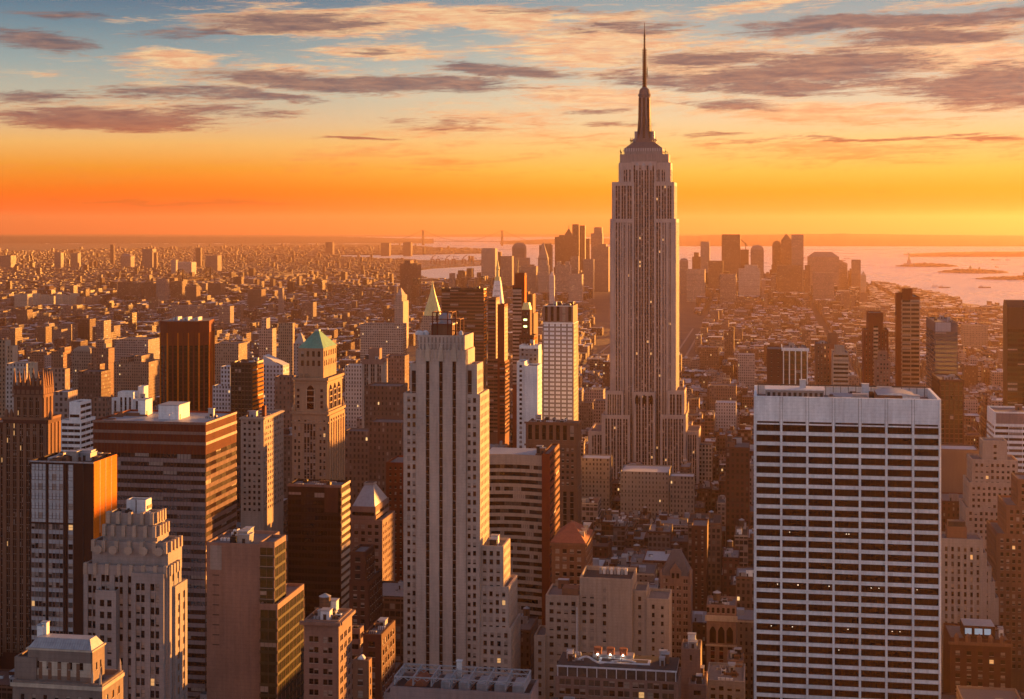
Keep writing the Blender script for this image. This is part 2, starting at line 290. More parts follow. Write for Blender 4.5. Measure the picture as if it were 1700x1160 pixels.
def SP(**k):
    d = dict(bay=3.0, fl=3.8, ww=.5, wh=.55, po=.35, so=.25, pm=None, sm=None, core=None, glass='glass_dark', blind=.25, lit=.008, full=.05, top=2.0, edge=1.0, pair=0, cont=False, zmin=None)
    d.update(k); return d
class Bld:
    def __init__(s, name, label, cat, x1, D, wall='limestone', group=None, vis=None, short=None, part_windows=100):
        """x1: photo column of the front left corner, D: its distance"""
        s.D = D; s.P0 = ((x1-CX)/F*D, D); s.wall = wall; s.z0 = gz(D)
        s.root = bpy.data.objects.new(name, None); COL.objects.link(s.root)
        s.root.location = (s.P0[0], s.P0[1], s.z0); s.root.rotation_euler = (0, 0, -TH); s.root.empty_display_size = 5
        tag(s.root, label, cat, group)
        s.W = MB(); s.R = MB(); s.win = []; s.maxw = part_windows; s.vis = vis; s.ext = [1e9, -1e9, 1e9, -1e9]; s.short = short; s.x1 = x1
        s.pxs = []; s.tops = []
    def P(s, lx, ly): return (s.P0[0]+lx*CT+ly*ST, s.P0[1]-lx*ST+ly*CT)
    def fx(s, px, ly=0.0):
        X, Y = s.P0[0]+ly*ST, s.P0[1]+ly*CT; u = (px-CX)/F
        return (u*Y-X)/(CT+u*ST)
    def fz(s, py, lx=0.0, ly=0.0):
        return EYE-(py-HY)/F*s.P(lx, ly)[1]-s.z0
    def fside(s, px3, lx, ly=0.0):                                  # depth at which a wall going away reaches photo column px3
        X, Y = s.P(lx, ly); u = (px3-CX)/F
        return ly+(u*Y-X)/(ST-u*CT)
    def facade(s, face, p, q, W, z0, z1, sp):
        """p: plane coordinate, q: start along the wall"""
        w = s.W; pm = sp['pm'] or s.wall; sm = sp['sm'] or pm
        def bx(s0, s1, a, b, o, mt):
            if face == 'f': w.box(s0, s1, p-o, p, a, b, mt, True)
            elif face == 'r': w.box(p, p+o, s0, s1, a, b, mt, True)
            else: w.box(p-o, p, s0, s1, a, b, mt, True)
        e = min(sp['edge'], W*.2); ztop = z1-sp['top']; po, so = sp['po'], sp['so']
        n = max(1, round((W-2*e)/sp['bay'])); bw = (W-2*e)/n
        if s.vis is not None and sp['zmin'] is None:
            zb = max(z0, s.fz(s.vis)-25)
        else: zb = z0 if sp['zmin'] is None else max(z0, sp['zmin'])
        mfl = int((ztop-zb)/sp['fl'])
        if mfl < 1: return
        zb = ztop-mfl*sp['fl']
        pw = bw*(1-sp['ww'])
        # piers
        xs = [q+e+i*bw for i in range(n+1)]
        for i, x in enumerate(xs):
            a, b = x-pw/2, x+pw/2
            if i == 0: a = q+.003
            if i == n: b = q+W-.003
            bx(a, b, zb, ztop, po, pm)
        # solid band above and blank wall below
        bx(q+.003, q+W-.003, ztop, z1-.02, po-.02, s.wall)
        if zb-z0 > .5: bx(q+.003, q+W-.003, z0, zb-.003, po-.02, s.wall)
        fl = sp['fl']; sh = fl*(1-sp['wh'])
        for j in range(mfl):
            zz = zb+j*fl
            if sh > .05: bx(q+.01, q+W-.01, zz, zz+sh, so if not sp['cont'] else so, sm)
            for i in range(n):
                a = xs[i]+pw/2+(0 if i else 0); b = xs[i+1]-pw/2
                if sp['pair']:
                    mdl = sp['pair']; c = (a+b)/2
                    if j == 0: bx(c-mdl/2, c+mdl/2, zb, ztop, po*.7, pm)
                    segs = [(a, c-mdl/2), (c+mdl/2, b)]
                else: segs = [(a, b)]
                for s0, s1 in segs:
                    r = random.random()
                    kind = 'lit' if r < sp['lit'] else 'full' if r < sp['lit']+sp['full'] else random.choice(('blind','blindlow','blindhigh')) if r < sp['lit']+sp['full']+sp['blind'] else 'dark'
                    g = sp['glass'] if isinstance(sp['glass'], str) else random.choice(sp['glass'])
                    s.win.append((face, p, s0, s1, zz+sh, zz+fl, kind, g))
    def sec(s, x1, x2, ytop, x3=None, L=None, ly=0.0, ybot=None, z0=0.0, f=None, r=None, l=None, roof='gravel', parapet=1.1, zt=None, wall=None, lx=None):
        """a box-shaped section; front face between photo columns x1..x2, top at row ytop (front left corner)"""
        if lx is None: lx0, lx1 = s.fx(x1, ly), s.fx(x2, ly)
        else: lx0, lx1 = lx
        z1 = zt if zt is not None else s.fz(ytop, lx0, ly)
        if x3 is not None:
            y1 = s.fside(x3, lx1 if x3 >= (x2 or 0) else lx0, ly)
        else: y1 = ly+(L or 25.0)
        if y1-ly < 3 or y1-ly > 75: y1 = ly+min(75, max(14, (lx1-lx0)*.7))
        if ybot is not None: z0 = s.fz(ybot, lx0, ly)
        wm = wall or s.wall; w = s.W
        pz = z1-parapet
        w.box(lx0, lx1, ly, y1, z0, pz, wm)
        t = .5
        w.box(lx0, lx1, ly, ly+t, pz, z1, wm); w.box(lx0, lx1, y1-t, y1, pz, z1, wm)
        w.box(lx0, lx0+t, ly+t, y1-t, pz, z1, wm); w.box(lx1-t, lx1, ly+t, y1-t, pz, z1, wm)
        rf_ = MB(); rf_.quad([(lx0+t,ly+t,pz+.03),(lx1-t,ly+t,pz+.03),(lx1-t,y1-t,pz+.03),(lx0+t,y1-t,pz+.03)], roof); rf_.build('roof', s.root)
        if f: s.facade('f', ly, lx0, lx1-lx0, z0, z1, f)
        if r: s.facade('r', lx1, ly, y1-ly, z0, z1, r)
        if l: s.facade('l', lx0, ly, y1-ly, z0, z1, l)
        e = s.ext; e[0] = min(e[0], lx0); e[1] = max(e[1], lx1); e[2] = min(e[2], ly); e[3] = max(e[3], y1)
        for a, b in ((lx0, ly), (lx1, ly), (lx1, y1), (lx0, y1)):
            X, Y = s.P(a, b); s.pxs.append(CX+F*X/Y)
        s.tops.append(ytop if ytop is not None else HY+(EYE-z1-s.z0)/s.P(lx0, ly)[1]*F)
        return (lx0, lx1, ly, y1, z1)
    def clutter(s, box, n=6, big=1, seed=1, kinds=('air_unit','bulkhead','duct')):
        rr = random.Random(seed*97+int(s.D)); lx0, lx1, y0, y1, z1 = box; z = z1-1.07
        for i in range(n):
            k = rr.choice(kinds); b = MB()
            if k == 'bulkhead': w_, d_, h_ = rr.uniform(3,7)*big, rr.uniform(3,6)*big, rr.uniform(2.5,4.5)
            elif k == 'duct': w_, d_, h_ = rr.uniform(4,10)*big, rr.uniform(.7,1.2), rr.uniform(.7,1.4)
            else: w_, d_, h_ = rr.uniform(2,4)*big, rr.uniform(2,4)*big, rr.uniform(1.2,2.4)
            w_ = min(w_, (lx1-lx0)*.4); d_ = min(d_, (y1-y0)*.4)
            x = rr.uniform(lx0+1.0, lx1-1.0-w_); y = rr.uniform(y0+1.0, max(y0+1.1, y1-1.0-d_))
            m_ = rr.choice(['steel','concrete','silver_roof','white_metal','tan_brick','dark_metal'])
            b.box(x, x+w_, y, y+d_, z, z+h_, m_)
            if k == 'air_unit':
                b.rings(x+w_/2, y+d_/2, [(min(w_,d_)*.36, z+h_), (min(w_,d_)*.36, z+h_+.5)], 10, 'dark_metal')
                b.box(x+.2, x+w_-.2, y-.08, y, z+h_*.25, z+h_*.75, 'dark_metal')
            elif k == 'bulkhead':
                b.box(x-.2, x+w_+.2, y-.2, y+d_+.2, z+h_, z+h_+.25, 'silver_roof'); b.box(x+w_*.3, x+w_*.3+1.1, y-.06, y, z, z+2.1, 'dark_metal')
            else:
                for q in range(3): b.box(x+w_*(.2+.3*q)-.1, x+w_*(.2+.3*q)+.1, y-.1, y+d_+.1, z, z+h_+.08, 'dark_metal')
            b.build(k, s.root)
    def tank(s, x, y, z, r=2.0, h=3.6):
        tank_on(s.root, x, y, z, r, h)
    def done(s):
        s.W.build('wall', s.root)
        ws = s.win
        if ws:
            area = [(w[3]-w[2])*(w[5]-w[4])*(1 if w[0] == 'f' else .25) for w in ws]
            lim = s.fz(s.vis) if s.vis else -1e9
            order = sorted(range(len(ws)), key=lambda i: (ws[i][4] < lim, -area[i]))
            ind = set(order[:s.maxw]); rest = MB()
            for i, (face, p, a, b, z0, z1, kind, g) in enumerate(ws):
                if b-a < .2: continue
                if i in ind:
                    # shared meshes come in steps of 10 cm, the piece is scaled to its opening
                    me = win_mesh(b-a, z1-z0, kind, g, face); o = bpy.data.objects.new('window', me); COL.objects.link(o); o.parent = s.root
                    o.location = (a, p, z0) if face == 'f' else (p, a, z0)
                    kx = (b-a)/round(b-a, 1); o.scale = (kx, 1, (z1-z0)/round(z1-z0, 1)) if face == 'f' else (1, kx, (z1-z0)/round(z1-z0, 1))
                else:
                    d = .07
                    def Q(z_0, z_1, mt, s0=a, s1=b, dd=d):
                        if face == 'f': rest.quad([(s0,p-dd,z_0),(s1,p-dd,z_0),(s1,p-dd,z_1),(s0,p-dd,z_1)], mt)
                        elif face == 'r': rest.quad([(p+dd,s0,z_0),(p+dd,s1,z_0),(p+dd,s1,z_1),(p+dd,s0,z_1)], mt)
                        else: rest.quad([(p-dd,s1,z_0),(p-dd,s0,z_0),(p-dd,s0,z_1),(p-dd,s1,z_1)], mt)
                    if kind.startswith('blind'): zm = z0+(z1-z0)*{'blind': .45, 'blindlow': .25, 'blindhigh': .68}[kind]; Q(z0, zm, g); Q(zm, z1, 'blind')
                    else: Q(z0, z1, 'lit_window' if kind == 'lit' else 'blind' if kind == 'full' else g)
                    if b-a < 2.6 and face == 'f' and p-s.D > -9e9: rest.box(a-.1, b+.1, p-.42, p, z0-.18, z0, 'sill_stone', True)
                    if b-a >= 2.6:
                        n = max(2, int((b-a)/1.6))
                        for i_ in range(1, n): x = a+(b-a)*i_/n; Q(z0, z1, 'dark_metal', x-.05, x+.05, .11)
            if rest.f: rest.build('window', s.root, kind='stuff')
        # where it stands, for the fill around it
        if not s.pxs: return
        e = s.ext; sx, sy = s.P0
        s0 = sx*ST+sy*CT; t0 = sx*CT-sy*ST
        FOOT.append((t0+e[0]-3, t0+e[1]+3, s0+e[2]-3, s0+e[3]+3))
        if s.vis: VIS.append((min(s.pxs)-2, max(s.pxs)+2, s.D, s.vis, min(s.tops)))
        else: VIS.append((min(s.pxs), max(s.pxs), s.D, min(s.tops)+60, min(s.tops)))
        if s.short: HERO.append(((min(s.pxs)+max(s.pxs))/2, s.D, s.short))
TANK = {}
def tank_on(root, x, y, z, r=2.0, h=3.6):
    """a wooden roof tank on its legs: body, conical lid, steel legs"""
    if 'body' not in TANK:
        a = MB(); a.rings(0, 0, [(1,0),(1,1)], 12, 'wood')
        for q in (.2,.5,.8): a.rings(0, 0, [(1.02,q),(1.02,q+.03)], 12, 'dark_metal', cap=False)
        b = MB(); b.rings(0, 0, [(1.08,0),(.5,.16),(.02,.30)], 12, 'silver_roof')
        c = MB()
        for i in range(4):
            t = math.pi/4+i*math.pi/2; c.beam((.8*math.cos(t), .8*math.sin(t), 0), (.8*math.cos(t), .8*math.sin(t), 1), .07, 'dark_metal')
        c.box(-.95, .95, -.95, .95, .96, 1.0, 'dark_metal')
        TANK.update(body=a.mesh('water_tank'), lid=b.mesh('tank_lid'), legs=c.mesh('tank_stand'))
    t = bpy.data.objects.new('water_tank', TANK['body']); COL.objects.link(t); t.parent = root; t.location = (x, y, z+2.6); t.scale = (r, r, h)
    l = bpy.data.objects.new('tank_lid', TANK['lid']); COL.objects.link(l); l.parent = t; l.location = (0, 0, 1.0)
    g = bpy.data.objects.new('tank_stand', TANK['legs']); COL.objects.link(g); g.parent = t; g.location = (0, 0, -2.6/h); g.scale = (1, 1, 2.6/h)
wallmat('amber_panel', (.60,.165,.01), rough=.85, spec=.1); emitmat('lit_ceiling', (1.0,.82,.6), .5); wallmat('esb_crown', (.30,.24,.22)); wallmat('crown_brick', (.33,.22,.14)); wallmat('cream', (.48,.38,.29))  # amber: sunset light put into the colour of right-hand sides, also plain ribs
# ================================================================== the big landmark tower
def esb():
    b = Bld('stepped_skyscraper', 'tallest tower, setback limestone skyscraper with a domed mast and long antenna', 'skyscraper', 1003.5, 1374, 'esb_stone', vis=775, short='tallest tower')
    V = SP(bay=5.15, fl=3.72, ww=.72, wh=.60, pair=.75, po=1.3, so=.35, sm='esb_spandrel', glass=('glass_dark','glass_brown'), blind=.10, full=.03, lit=.012, top=3.5, edge=1.6)
    VR = dict(V, po=.3, so=.25, ww=.42, blind=.1, pair=0, bay=4)
    # wings low on both sides
    b.sec(979, 1003, 715, L=52, ly=9, f=V, l=V); b.sec(1138.5, 1160, 715, x3=1163, ly=9, f=V, r=VR)
    # shoulders, three steps
    b.sec(1001, 1046, 688, L=50, ly=1, f=V, l=V); b.sec(1096, 1138.5, 688, x3=1141.5, ly=1, f=V, r=VR)
    b.sec(1005, 1035, 648, L=44, ly=4, f=V); b.sec(1108, 1136, 648, x3=1139, ly=4, f=V, r=VR)
    # the centre bay reaches forward to the arched windows
    c = b.sec(1052, 1088, 650, L=24, ly=2, f=V)
    for i in range(3):
        x = b.fx(1057.5+i*12.0, 2); z = c[4]-1.0; o = MB()
        pts = [(x-1.5+3*k/8, z-5+3.6*math.sin(math.pi*k/8)) for k in range(9)]
        for (a0, h0), (a1, h1) in zip(pts, pts[1:]): o.quad([(a0,.55,z-10),(a1,.55,z-10),(a1,.55,h1),(a0,.55,h0)], 'glass_dark')
        o.build('arched_window', b.root)
    # the shaft: two side slabs with a recessed middle
    b.sec(1015, 1053, 363, L=41, ly=8.0, f=V, l=V); b.sec(1085.5, 1122, 363, x3=1127, ly=8.0, f=V, r=VR)
    b.sec(1018, 1053, 302, L=38, ly=8.5, f=V, l=V); b.sec(1085.5, 1119, 302, x3=1123.5, ly=8.5, f=V, r=VR)
    m = b.sec(1048, 1090, 268, L=30, ly=11, f=V)
    # crown steps
    K = SP(bay=5.15, fl=3.72, ww=.6, wh=.6, pair=.75, po=.8, so=.3, sm='esb_spandrel', glass='glass_dark', top=6.5, edge=4.0, zmin=b.fz(303, 20, 13)-2)
    b.sec(1027, 1113, 270, x3=1116, ly=12.2, f=K, r=dict(K, po=.3), wall='esb_crown')
    b.sec(1029, 1110, 256, x3=1113, ly=13, wall='esb_crown')
    for i in range(3):                                   # bright fan-shaped panels above the middle bay
        x = b.fx(1058+i*11.0, 11); z = b.fz(272, x, 11); f = MB()
        f.prism([(x-1.9, 9.3), (x+1.9, 9.3), (x+1.9, 10.6), (x-1.9, 10.6)], z-6, z-1.6, 'esb_stone'); f.frus(x-1.9, x+1.9, 9.3, 10.6, z-1.6, x-.5, x+.5, 9.5, 10.4, z+1.2, 'silver_roof'); f.build('fan_panel', b.root)
    lx0, lx1 = b.fx(1036, 16), b.fx(1102, 16); cx = (b.fx(1027,30)+b.fx(1113,30))/2; cy = 31.0
    z86 = b.fz(256, 20, 13); Z = lambda y: b.fz(y, cx, cy); R = lambda px: px/F*b.P(cx, cy)[1]
    t = MB()
    t.box(cx-R(31), cx+R(31), cy-14, cy+14, z86-1, Z(247), 'grey_stone')
    t.frus(cx-R(31), cx+R(31), cy-14, cy+14, Z(247)+.01, cx-R(17), cx+R(17), cy-9, cy+9, Z(236), 'slate'); t.build('observatory_base', b.root)
    g = MB()
    for i in range(17): x = cx-R(31)+i*R(62)/16; g.beam((x, cy-14.1, Z(252)), (x, cy-14.1, Z(246.5)), .2, 'pale_roof')
    g.build('observatory_glazing', b.root)
    s = MB(); s.rings(cx, cy, [(R(15),Z(238)),(R(14.2),Z(232)),(R(12.4),Z(222)),(R(11.2),Z(208)),(R(10.4),Z(196)),(R(9.8),Z(180)),(R(9.6),Z(160)),(R(10.6),Z(159.5)),(R(10.6),Z(156)),(R(9),Z(155.5)),(R(8.6),Z(150)),(R(6.8),Z(147)),(R(3.2),Z(144)),(R(1.6),Z(141))], 16, 'slate', rot=.1)
    for i in range(8):
        a = math.pi/8+i*math.pi/4
        s.frus(cx+R(9)*math.cos(a)-1.2, cx+R(9)*math.cos(a)+1.2, cy+R(9)*math.sin(a)-1.2, cy+R(9)*math.sin(a)+1.2, Z(238), cx+R(9.2)*math.cos(a)-.45, cx+R(9.2)*math.cos(a)+.45, cy+R(9.2)*math.sin(a)-.45, cy+R(9.2)*math.sin(a)+.45, Z(162), 'grey_stone')
    mast = s.build('mast', b.root)
    w_ = MB()
    for a in (-math.pi/2, -math.pi/2-.78, -math.pi/2+.78): 
        ca, sa = math.cos(a), math.sin(a)
        w_.beam((cx+R(11.8)*ca, cy+R(11.8)*sa, Z(230)), (cx+R(10.2)*ca, cy+R(10.2)*sa, Z(163)), 1.1, 'dark_metal')
    w_.build('mast_glazing', b.root)
    wn = MB()                                            # wings at the foot of the mast
    for sx in (-1, 1):
        for k, (r0, y1) in enumerate(((14,214),(17,226),(20,236))): wn.box(cx+sx*R(r0)-1.3, cx+sx*R(r0)+1.3, cy-2, cy+2, Z(240), Z(y1+4), 'steel')
    wn.build('mast_buttress', b.root)
    a = MB(); a.rings(cx, cy, [(R(2.7),Z(147)),(R(2.3),Z(100)),(R(1.9),Z(99)),(R(1.6),Z(82)),(R(1.3),Z(80)),(R(1.1),Z(56)),(R(.7),Z(55)),(R(.4),Z(37))], 8, 'dark_brown')
    for y in list(range(84, 146, 4)): a.box(cx-R(3.6), cx+R(3.6), cy-R(3.6), cy+R(3.6), Z(y), Z(y)+1.0, 'dark_brown')
    for y in range(60, 82, 5): a.box(cx-R(2.2), cx+R(2.2), cy-R(2.2), cy+R(2.2), Z(y), Z(y)+.5, 'dark_brown')
    a.box(cx+R(4), cx+R(5.2), cy-.4, cy+.4, Z(128), Z(112), 'dark_brown'); a.box(cx+R(1), cx+R(5), cy-.2, cy+.2, Z(122), Z(121), 'dark_brown')
    a.build('antenna', b.root)
    rr = random.Random(3)
    for i in range(34):                                  # dishes and aerials crowding the upper decks
        q = MB(); side = rr.choice((-1, 1)); r0 = rr.uniform(13, 39); zb = z86 if r0 > 28 else Z(250 if r0 > 22 else 240); x = cx+side*R(r0); y = cy-rr.uniform(4, 13)
        h = rr.uniform(1.5, 7); q.beam((x, y, zb-1), (x, y, zb+h), .14, 'dark_metal'); 
        if rr.random() < .6: q.box(x-.5, x+.5, y-.5, y+.5, zb+h*.5, zb+h*.5+1.1, 'dark_metal', True)
        q.build('aerial', b.root)
    b.done()
esb()

# ================================================================== white grid slab, right foreground
def white_slab():
    D = 560; b = Bld('office_tower', 'broad white slab tower with bright bands and dark window rows, right foreground', 'office tower', 1254, D, 'travertine', vis=1200, short='white slab tower')
    W = b.fx(1560); z1 = b.fz(657); L = 38.0
    topb = 10.6; bw = W/7
    G = SP(bay=bw, fl=3.97, ww=.915, wh=.655, po=.9, so=.5, pm='travertine', sm='white_stone', glass='glass_black', blind=0, full=.0, lit=0.0, top=topb, edge=.01)
    bx = b.sec(1254, 1560, 657, L=L, f=G, parapet=3.5, roof='gravel')
    S_ = SP(bay=6, fl=3.97, ww=.8, wh=.6, po=.6, so=.4, top=topb, glass='glass_dark', blind=0, full=0, lit=0)
    b.facade('l', 0, 0.6, L-.6, 0, z1, S_); b.facade('r', W, .6, L-.6, 0, z1, S_)
    tr = MB()
    for i in range(8):
        x = i*bw; x0, x1 = max(0.01, x-.42), min(W-.01, x+.42)
        tr.box(x0, x1, -1.15, -.89, 60, z1-.03, 'travertine', True)
        for dx in (-.5, .5):
            if 0 < i < 7: tr.box(x+dx-.05, x+dx+.05, -.96, -.885, z1-topb, z1-.05, 'spandrel', True)
    for i in range(7):
        tr.box(i*bw+.7, (i+1)*bw-.7, -.90, -.86, z1-topb+.55, z1-topb+1.25, 'dark_brown', True)
    tr.build('facade_rib', b.root)
    # sunken rooftop plant
    z = z1-3.45
    r1 = MB(); r1.box(4, 26, 14, 26, z, z+4.2, 'concrete'); r1.box(3.6, 26.4, 13.6, 26.4, z+4.2, z+4.6, 'white_metal'); 
    for i in range(11): r1.box(4.5+i*2, 5.6+i*2, 13.9, 14, z+1.2, z+3.4, 'dark_metal')
    r1.build('plant_room', b.root)
    r2 = MB(); r2.box(46, 60, 12, 30, z, z+3.3, 'tan_brick'); n = 10
    pts = [(46+14*k/n, z+3.3+.8*math.sin(math.pi*k/n)) for k in range(n+1)]
    for (a, h), (c, k) in zip(pts, pts[1:]): r2.quad([(a,12,h),(c,12,k),(c,30,k),(a,30,h)], 'silver_roof')
    r2.quad([(a, 12, h) for a, h in pts], 'white_metal'); r2.build('curved_plant_room', b.root)
    r3 = MB(); r3.box(29, 43, 20, 32, z, z+1.6, 'silver_roof'); r3.build('roof_deck', b.root)
    r4 = MB(); r4.beam((1,36,z+4),(W-1,36,z+4),.25,'dark_metal')
    for i in range(24): r4.beam((1+i*2.95,36,z),(1+i*2.95,36,z+4),.1,'dark_metal')
    r4.build('screen_rail', b.root)
    for x, y, w_, h_ in ((17,20,2.4,7.6),(41,24,2.6,6),(33,10,3,2)):
        q = MB(); q.box(x, x+w_, y, y+w_, z, z+h_, 'pale_roof'); q.box(x-.15, x+w_+.15, y-.15, y+w_+.15, z+h_, z+h_+.2, 'pale_roof'); q.build('air_unit', b.root)
    b.clutter((2, W-2, 3, 36, z1-2.4), 16, 1, 5)
    rz = random.Random(8)
    for k in range(16):
        f_ = rz.choice((10, 15, 15, 19, 19, 20, 21)); zz = z1-topb-f_*3.97-1.0; x = rz.randrange(7)*bw+rz.uniform(1.2, bw-1.5); q = MB(); q.box(x, x+.34, -.13, -.08, zz, zz+.16, 'lit_ceiling', True); q.build('ceiling_light', b.root)
    b.done()
white_slab()

# ================================================================== pale central tower with dark stripes
def striped_shaft():
    D = 640; b = Bld('office_tower', 'pale limestone tower with three long dark window stripes, centre foreground', 'office tower', 670, D, 'limestone_pale', vis=1120, short='pale striped tower')
    P2 = SP(bay=2.45, fl=3.65, ww=.56, wh=.56, po=.3, so=.28, glass=('glass_dark','glass_brown'), blind=.35, full=.06, lit=.01, edge=.01, top=1.6)
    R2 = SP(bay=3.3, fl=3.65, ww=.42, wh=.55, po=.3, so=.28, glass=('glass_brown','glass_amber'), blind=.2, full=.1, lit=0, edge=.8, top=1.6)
    o = b.sec(670, 796, 652, x3=811, r=R2)
    z1 = o[4]; zb = b.fz(1160)-12
    for a, c in ((674.5, 692), (774.5, 792.5)): b.facade('f', 0, b.fx(a), b.fx(c)-b.fx(a), zb, z1, dict(P2, zmin=zb))
    b.W.box(.01, b.fx(674.5), -.28, 0, zb, z1-.02, 'limestone_pale', True); b.W.box(b.fx(792.5)+.01, b.fx(796)-.01, -.28, 0, zb, z1-.02, 'limestone_pale', True)
    mid = b.sec(680.5, 791, 603, x3=801, ly=.6, z0=z1-3, r=dict(R2, top=3), zt=None)
    for a, c in ((684, 691), (777, 783)):
        x0, x1 = b.fx(a, .6), b.fx(c, .6); zz = b.fz(615, x0); zl = z1
        b.W.box(x0, x1, .35, .6, zl-4, zz, 'dark_brown', True)
        k = zl-3
        while k < zz-2.5: b.win.append(('f', .34, x0+.2, x1-.2, k, k+2.1, 'dark', 'glass_brown')); k += 3.65
    # central slab: stone piers standing proud of the dark stripes
    pl = -1.3
    cen = b.sec(691.8, 774, 580, x3=787, ly=-.5, wall='dark_brown', parapet=.5)
    zc = cen[4]; zs = b.fz(596)
    for a, c in ((691.6, 708), (714, 730), (736, 752), (758, 774.2)):
        b.W.box(b.fx(a), b.fx(c), pl, -.5, zb, zc-.02, 'limestone_pale', True)
    b.W.box(b.fx(691.6), b.fx(774.2), pl+.02, -.5, zs, zc-.04, 'limestone_pale', True)
    lx0, lx1, y0, y1, _ = cen
    b.W.box(lx1, lx1+.25, y0, y1, z1-2, zc+.1, 'limestone_pale', True); b.W.box(lx0-.25, lx0, y0, y1, z1-2, zc+.1, 'limestone_pale', True)
    b.facade('r', lx1+.25, y0+1, y1-y0-2, z1-2, zc, dict(R2, top=6, po=.3))
    for a in (708, 730, 752):
        x0, x1 = b.fx(a), b.fx(a+6); k = zb
        while k < zs-3:
            b.win.append(('f', -.5, x0+.12, x1-.12, k+.2, k+2.3, 'dark', 'glass_dark')); k += 3.65
        fn = MB(); xm = (x0+x1)/2
        fn.frus(xm-1.3, xm+1.3, -2.0, -1.3, zs-.5, xm-.8, xm+.8, -1.8, -1.3, zs+4.5, 'cream'); fn.frus(xm-.8, xm+.8, -1.8, -1.3, zs+4.52, xm-.1, xm+.1, -1.4, -1.3, zs+7.5, 'cream'); fn.build('finial', b.root)
    for i in range(16):                                   # fluted parapet
        x = b.fx(691.6)+(b.fx(774.2)-b.fx(691.6))*(i+.5)/16; b.W.box(x-.25, x+.25, pl-.18, pl, zc-3.6, zc+.35, 'cream', True)
    cr = b.sec(695, 772, 556, x3=786, ly=1.2, z0=zc-2, parapet=2.4, f=SP(bay=1.6, fl=3.0, ww=.4, wh=.75, po=.35, so=.25, glass='blind', blind=0, lit=0, top=.8, edge=.3, zmin=zc-1), r=SP(bay=3, fl=7, ww=.35, wh=.75, po=.3, so=.2, glass='glass_brown', zmin=zc-2, lit=0))
    z = cr[4]-2.4
    # roof cage, tank, frames
    X = lambda p: b.fx(p, 8)
    t = MB(); t.box(X(716), X(750), 8, 17, z, z+6.5, 'tan_brick'); t.box(X(714), X(752), 7.6, 17.4, z+6.5, z+7.1, 'silver_roof'); t.build('bulkhead', b.root)
    t = MB(); t.rings(X(737), 12, [(2.9,z+7.1),(2.9,z+10.6),(.1,z+12)], 14, 'silver_roof'); t.build('roof_tank', b.root)
    f = MB()
    for px in (719, 727, 744, 751, 758, 764):
        h = 12 if px < 752 else 9
        for yy in (7, 15): f.beam((X(px), yy, z), (X(px), yy, z+h), .22, 'red_brick')
        f.beam((X(px), 7, z+h), (X(px), 15, z+h), .2, 'red_brick')
    for h in (6.8, 9, 12): f.beam((X(719), 7, z+h), (X(751), 7, z+h), .2, 'red_brick')
    for h in (4, 9): f.beam((X(751), 7, z+h), (X(764), 7, z+h), .2, 'red_brick')
    f.build('roof_frame', b.root)
    for px, yy, r_ in ((698, 4, 1.5), (703, 3, 1.1), (709, 5, 1.6), (767, 6, 1.0)):
        q = MB(); q.rings(X(px), yy, [(.3,z),(.3,z+2.0),(r_,z+2.4),(r_*.9,z+3.6),(r_*.3,z+4.2)], 10, 'pale_roof'); q.build('dish', b.root)
    # lower steps on the sunny side
    Q = SP(bay=3.0, fl=3.65, ww=.5, wh=.56, po=.3, so=.28, glass=('glass_dark','glass_brown'), blind=.4, full=.08, lit=.006, edge=.6, top=2.2)
    b.sec(797, 835, 905, x3=846, ly=2.5, f=Q, r=R2); b.sec(797.3, 844, 972, x3=858, ly=1.7, f=Q, r=R2); b.sec(797.6, 848, 1040, x3=863, ly=.9, f=Q, r=R2)
    b.clutter((b.fx(802, 5), b.fx(832, 5), 5, 14, b.fz(905, 30, 2.5)), 3, .6, 2)
    b.done()
striped_shaft()

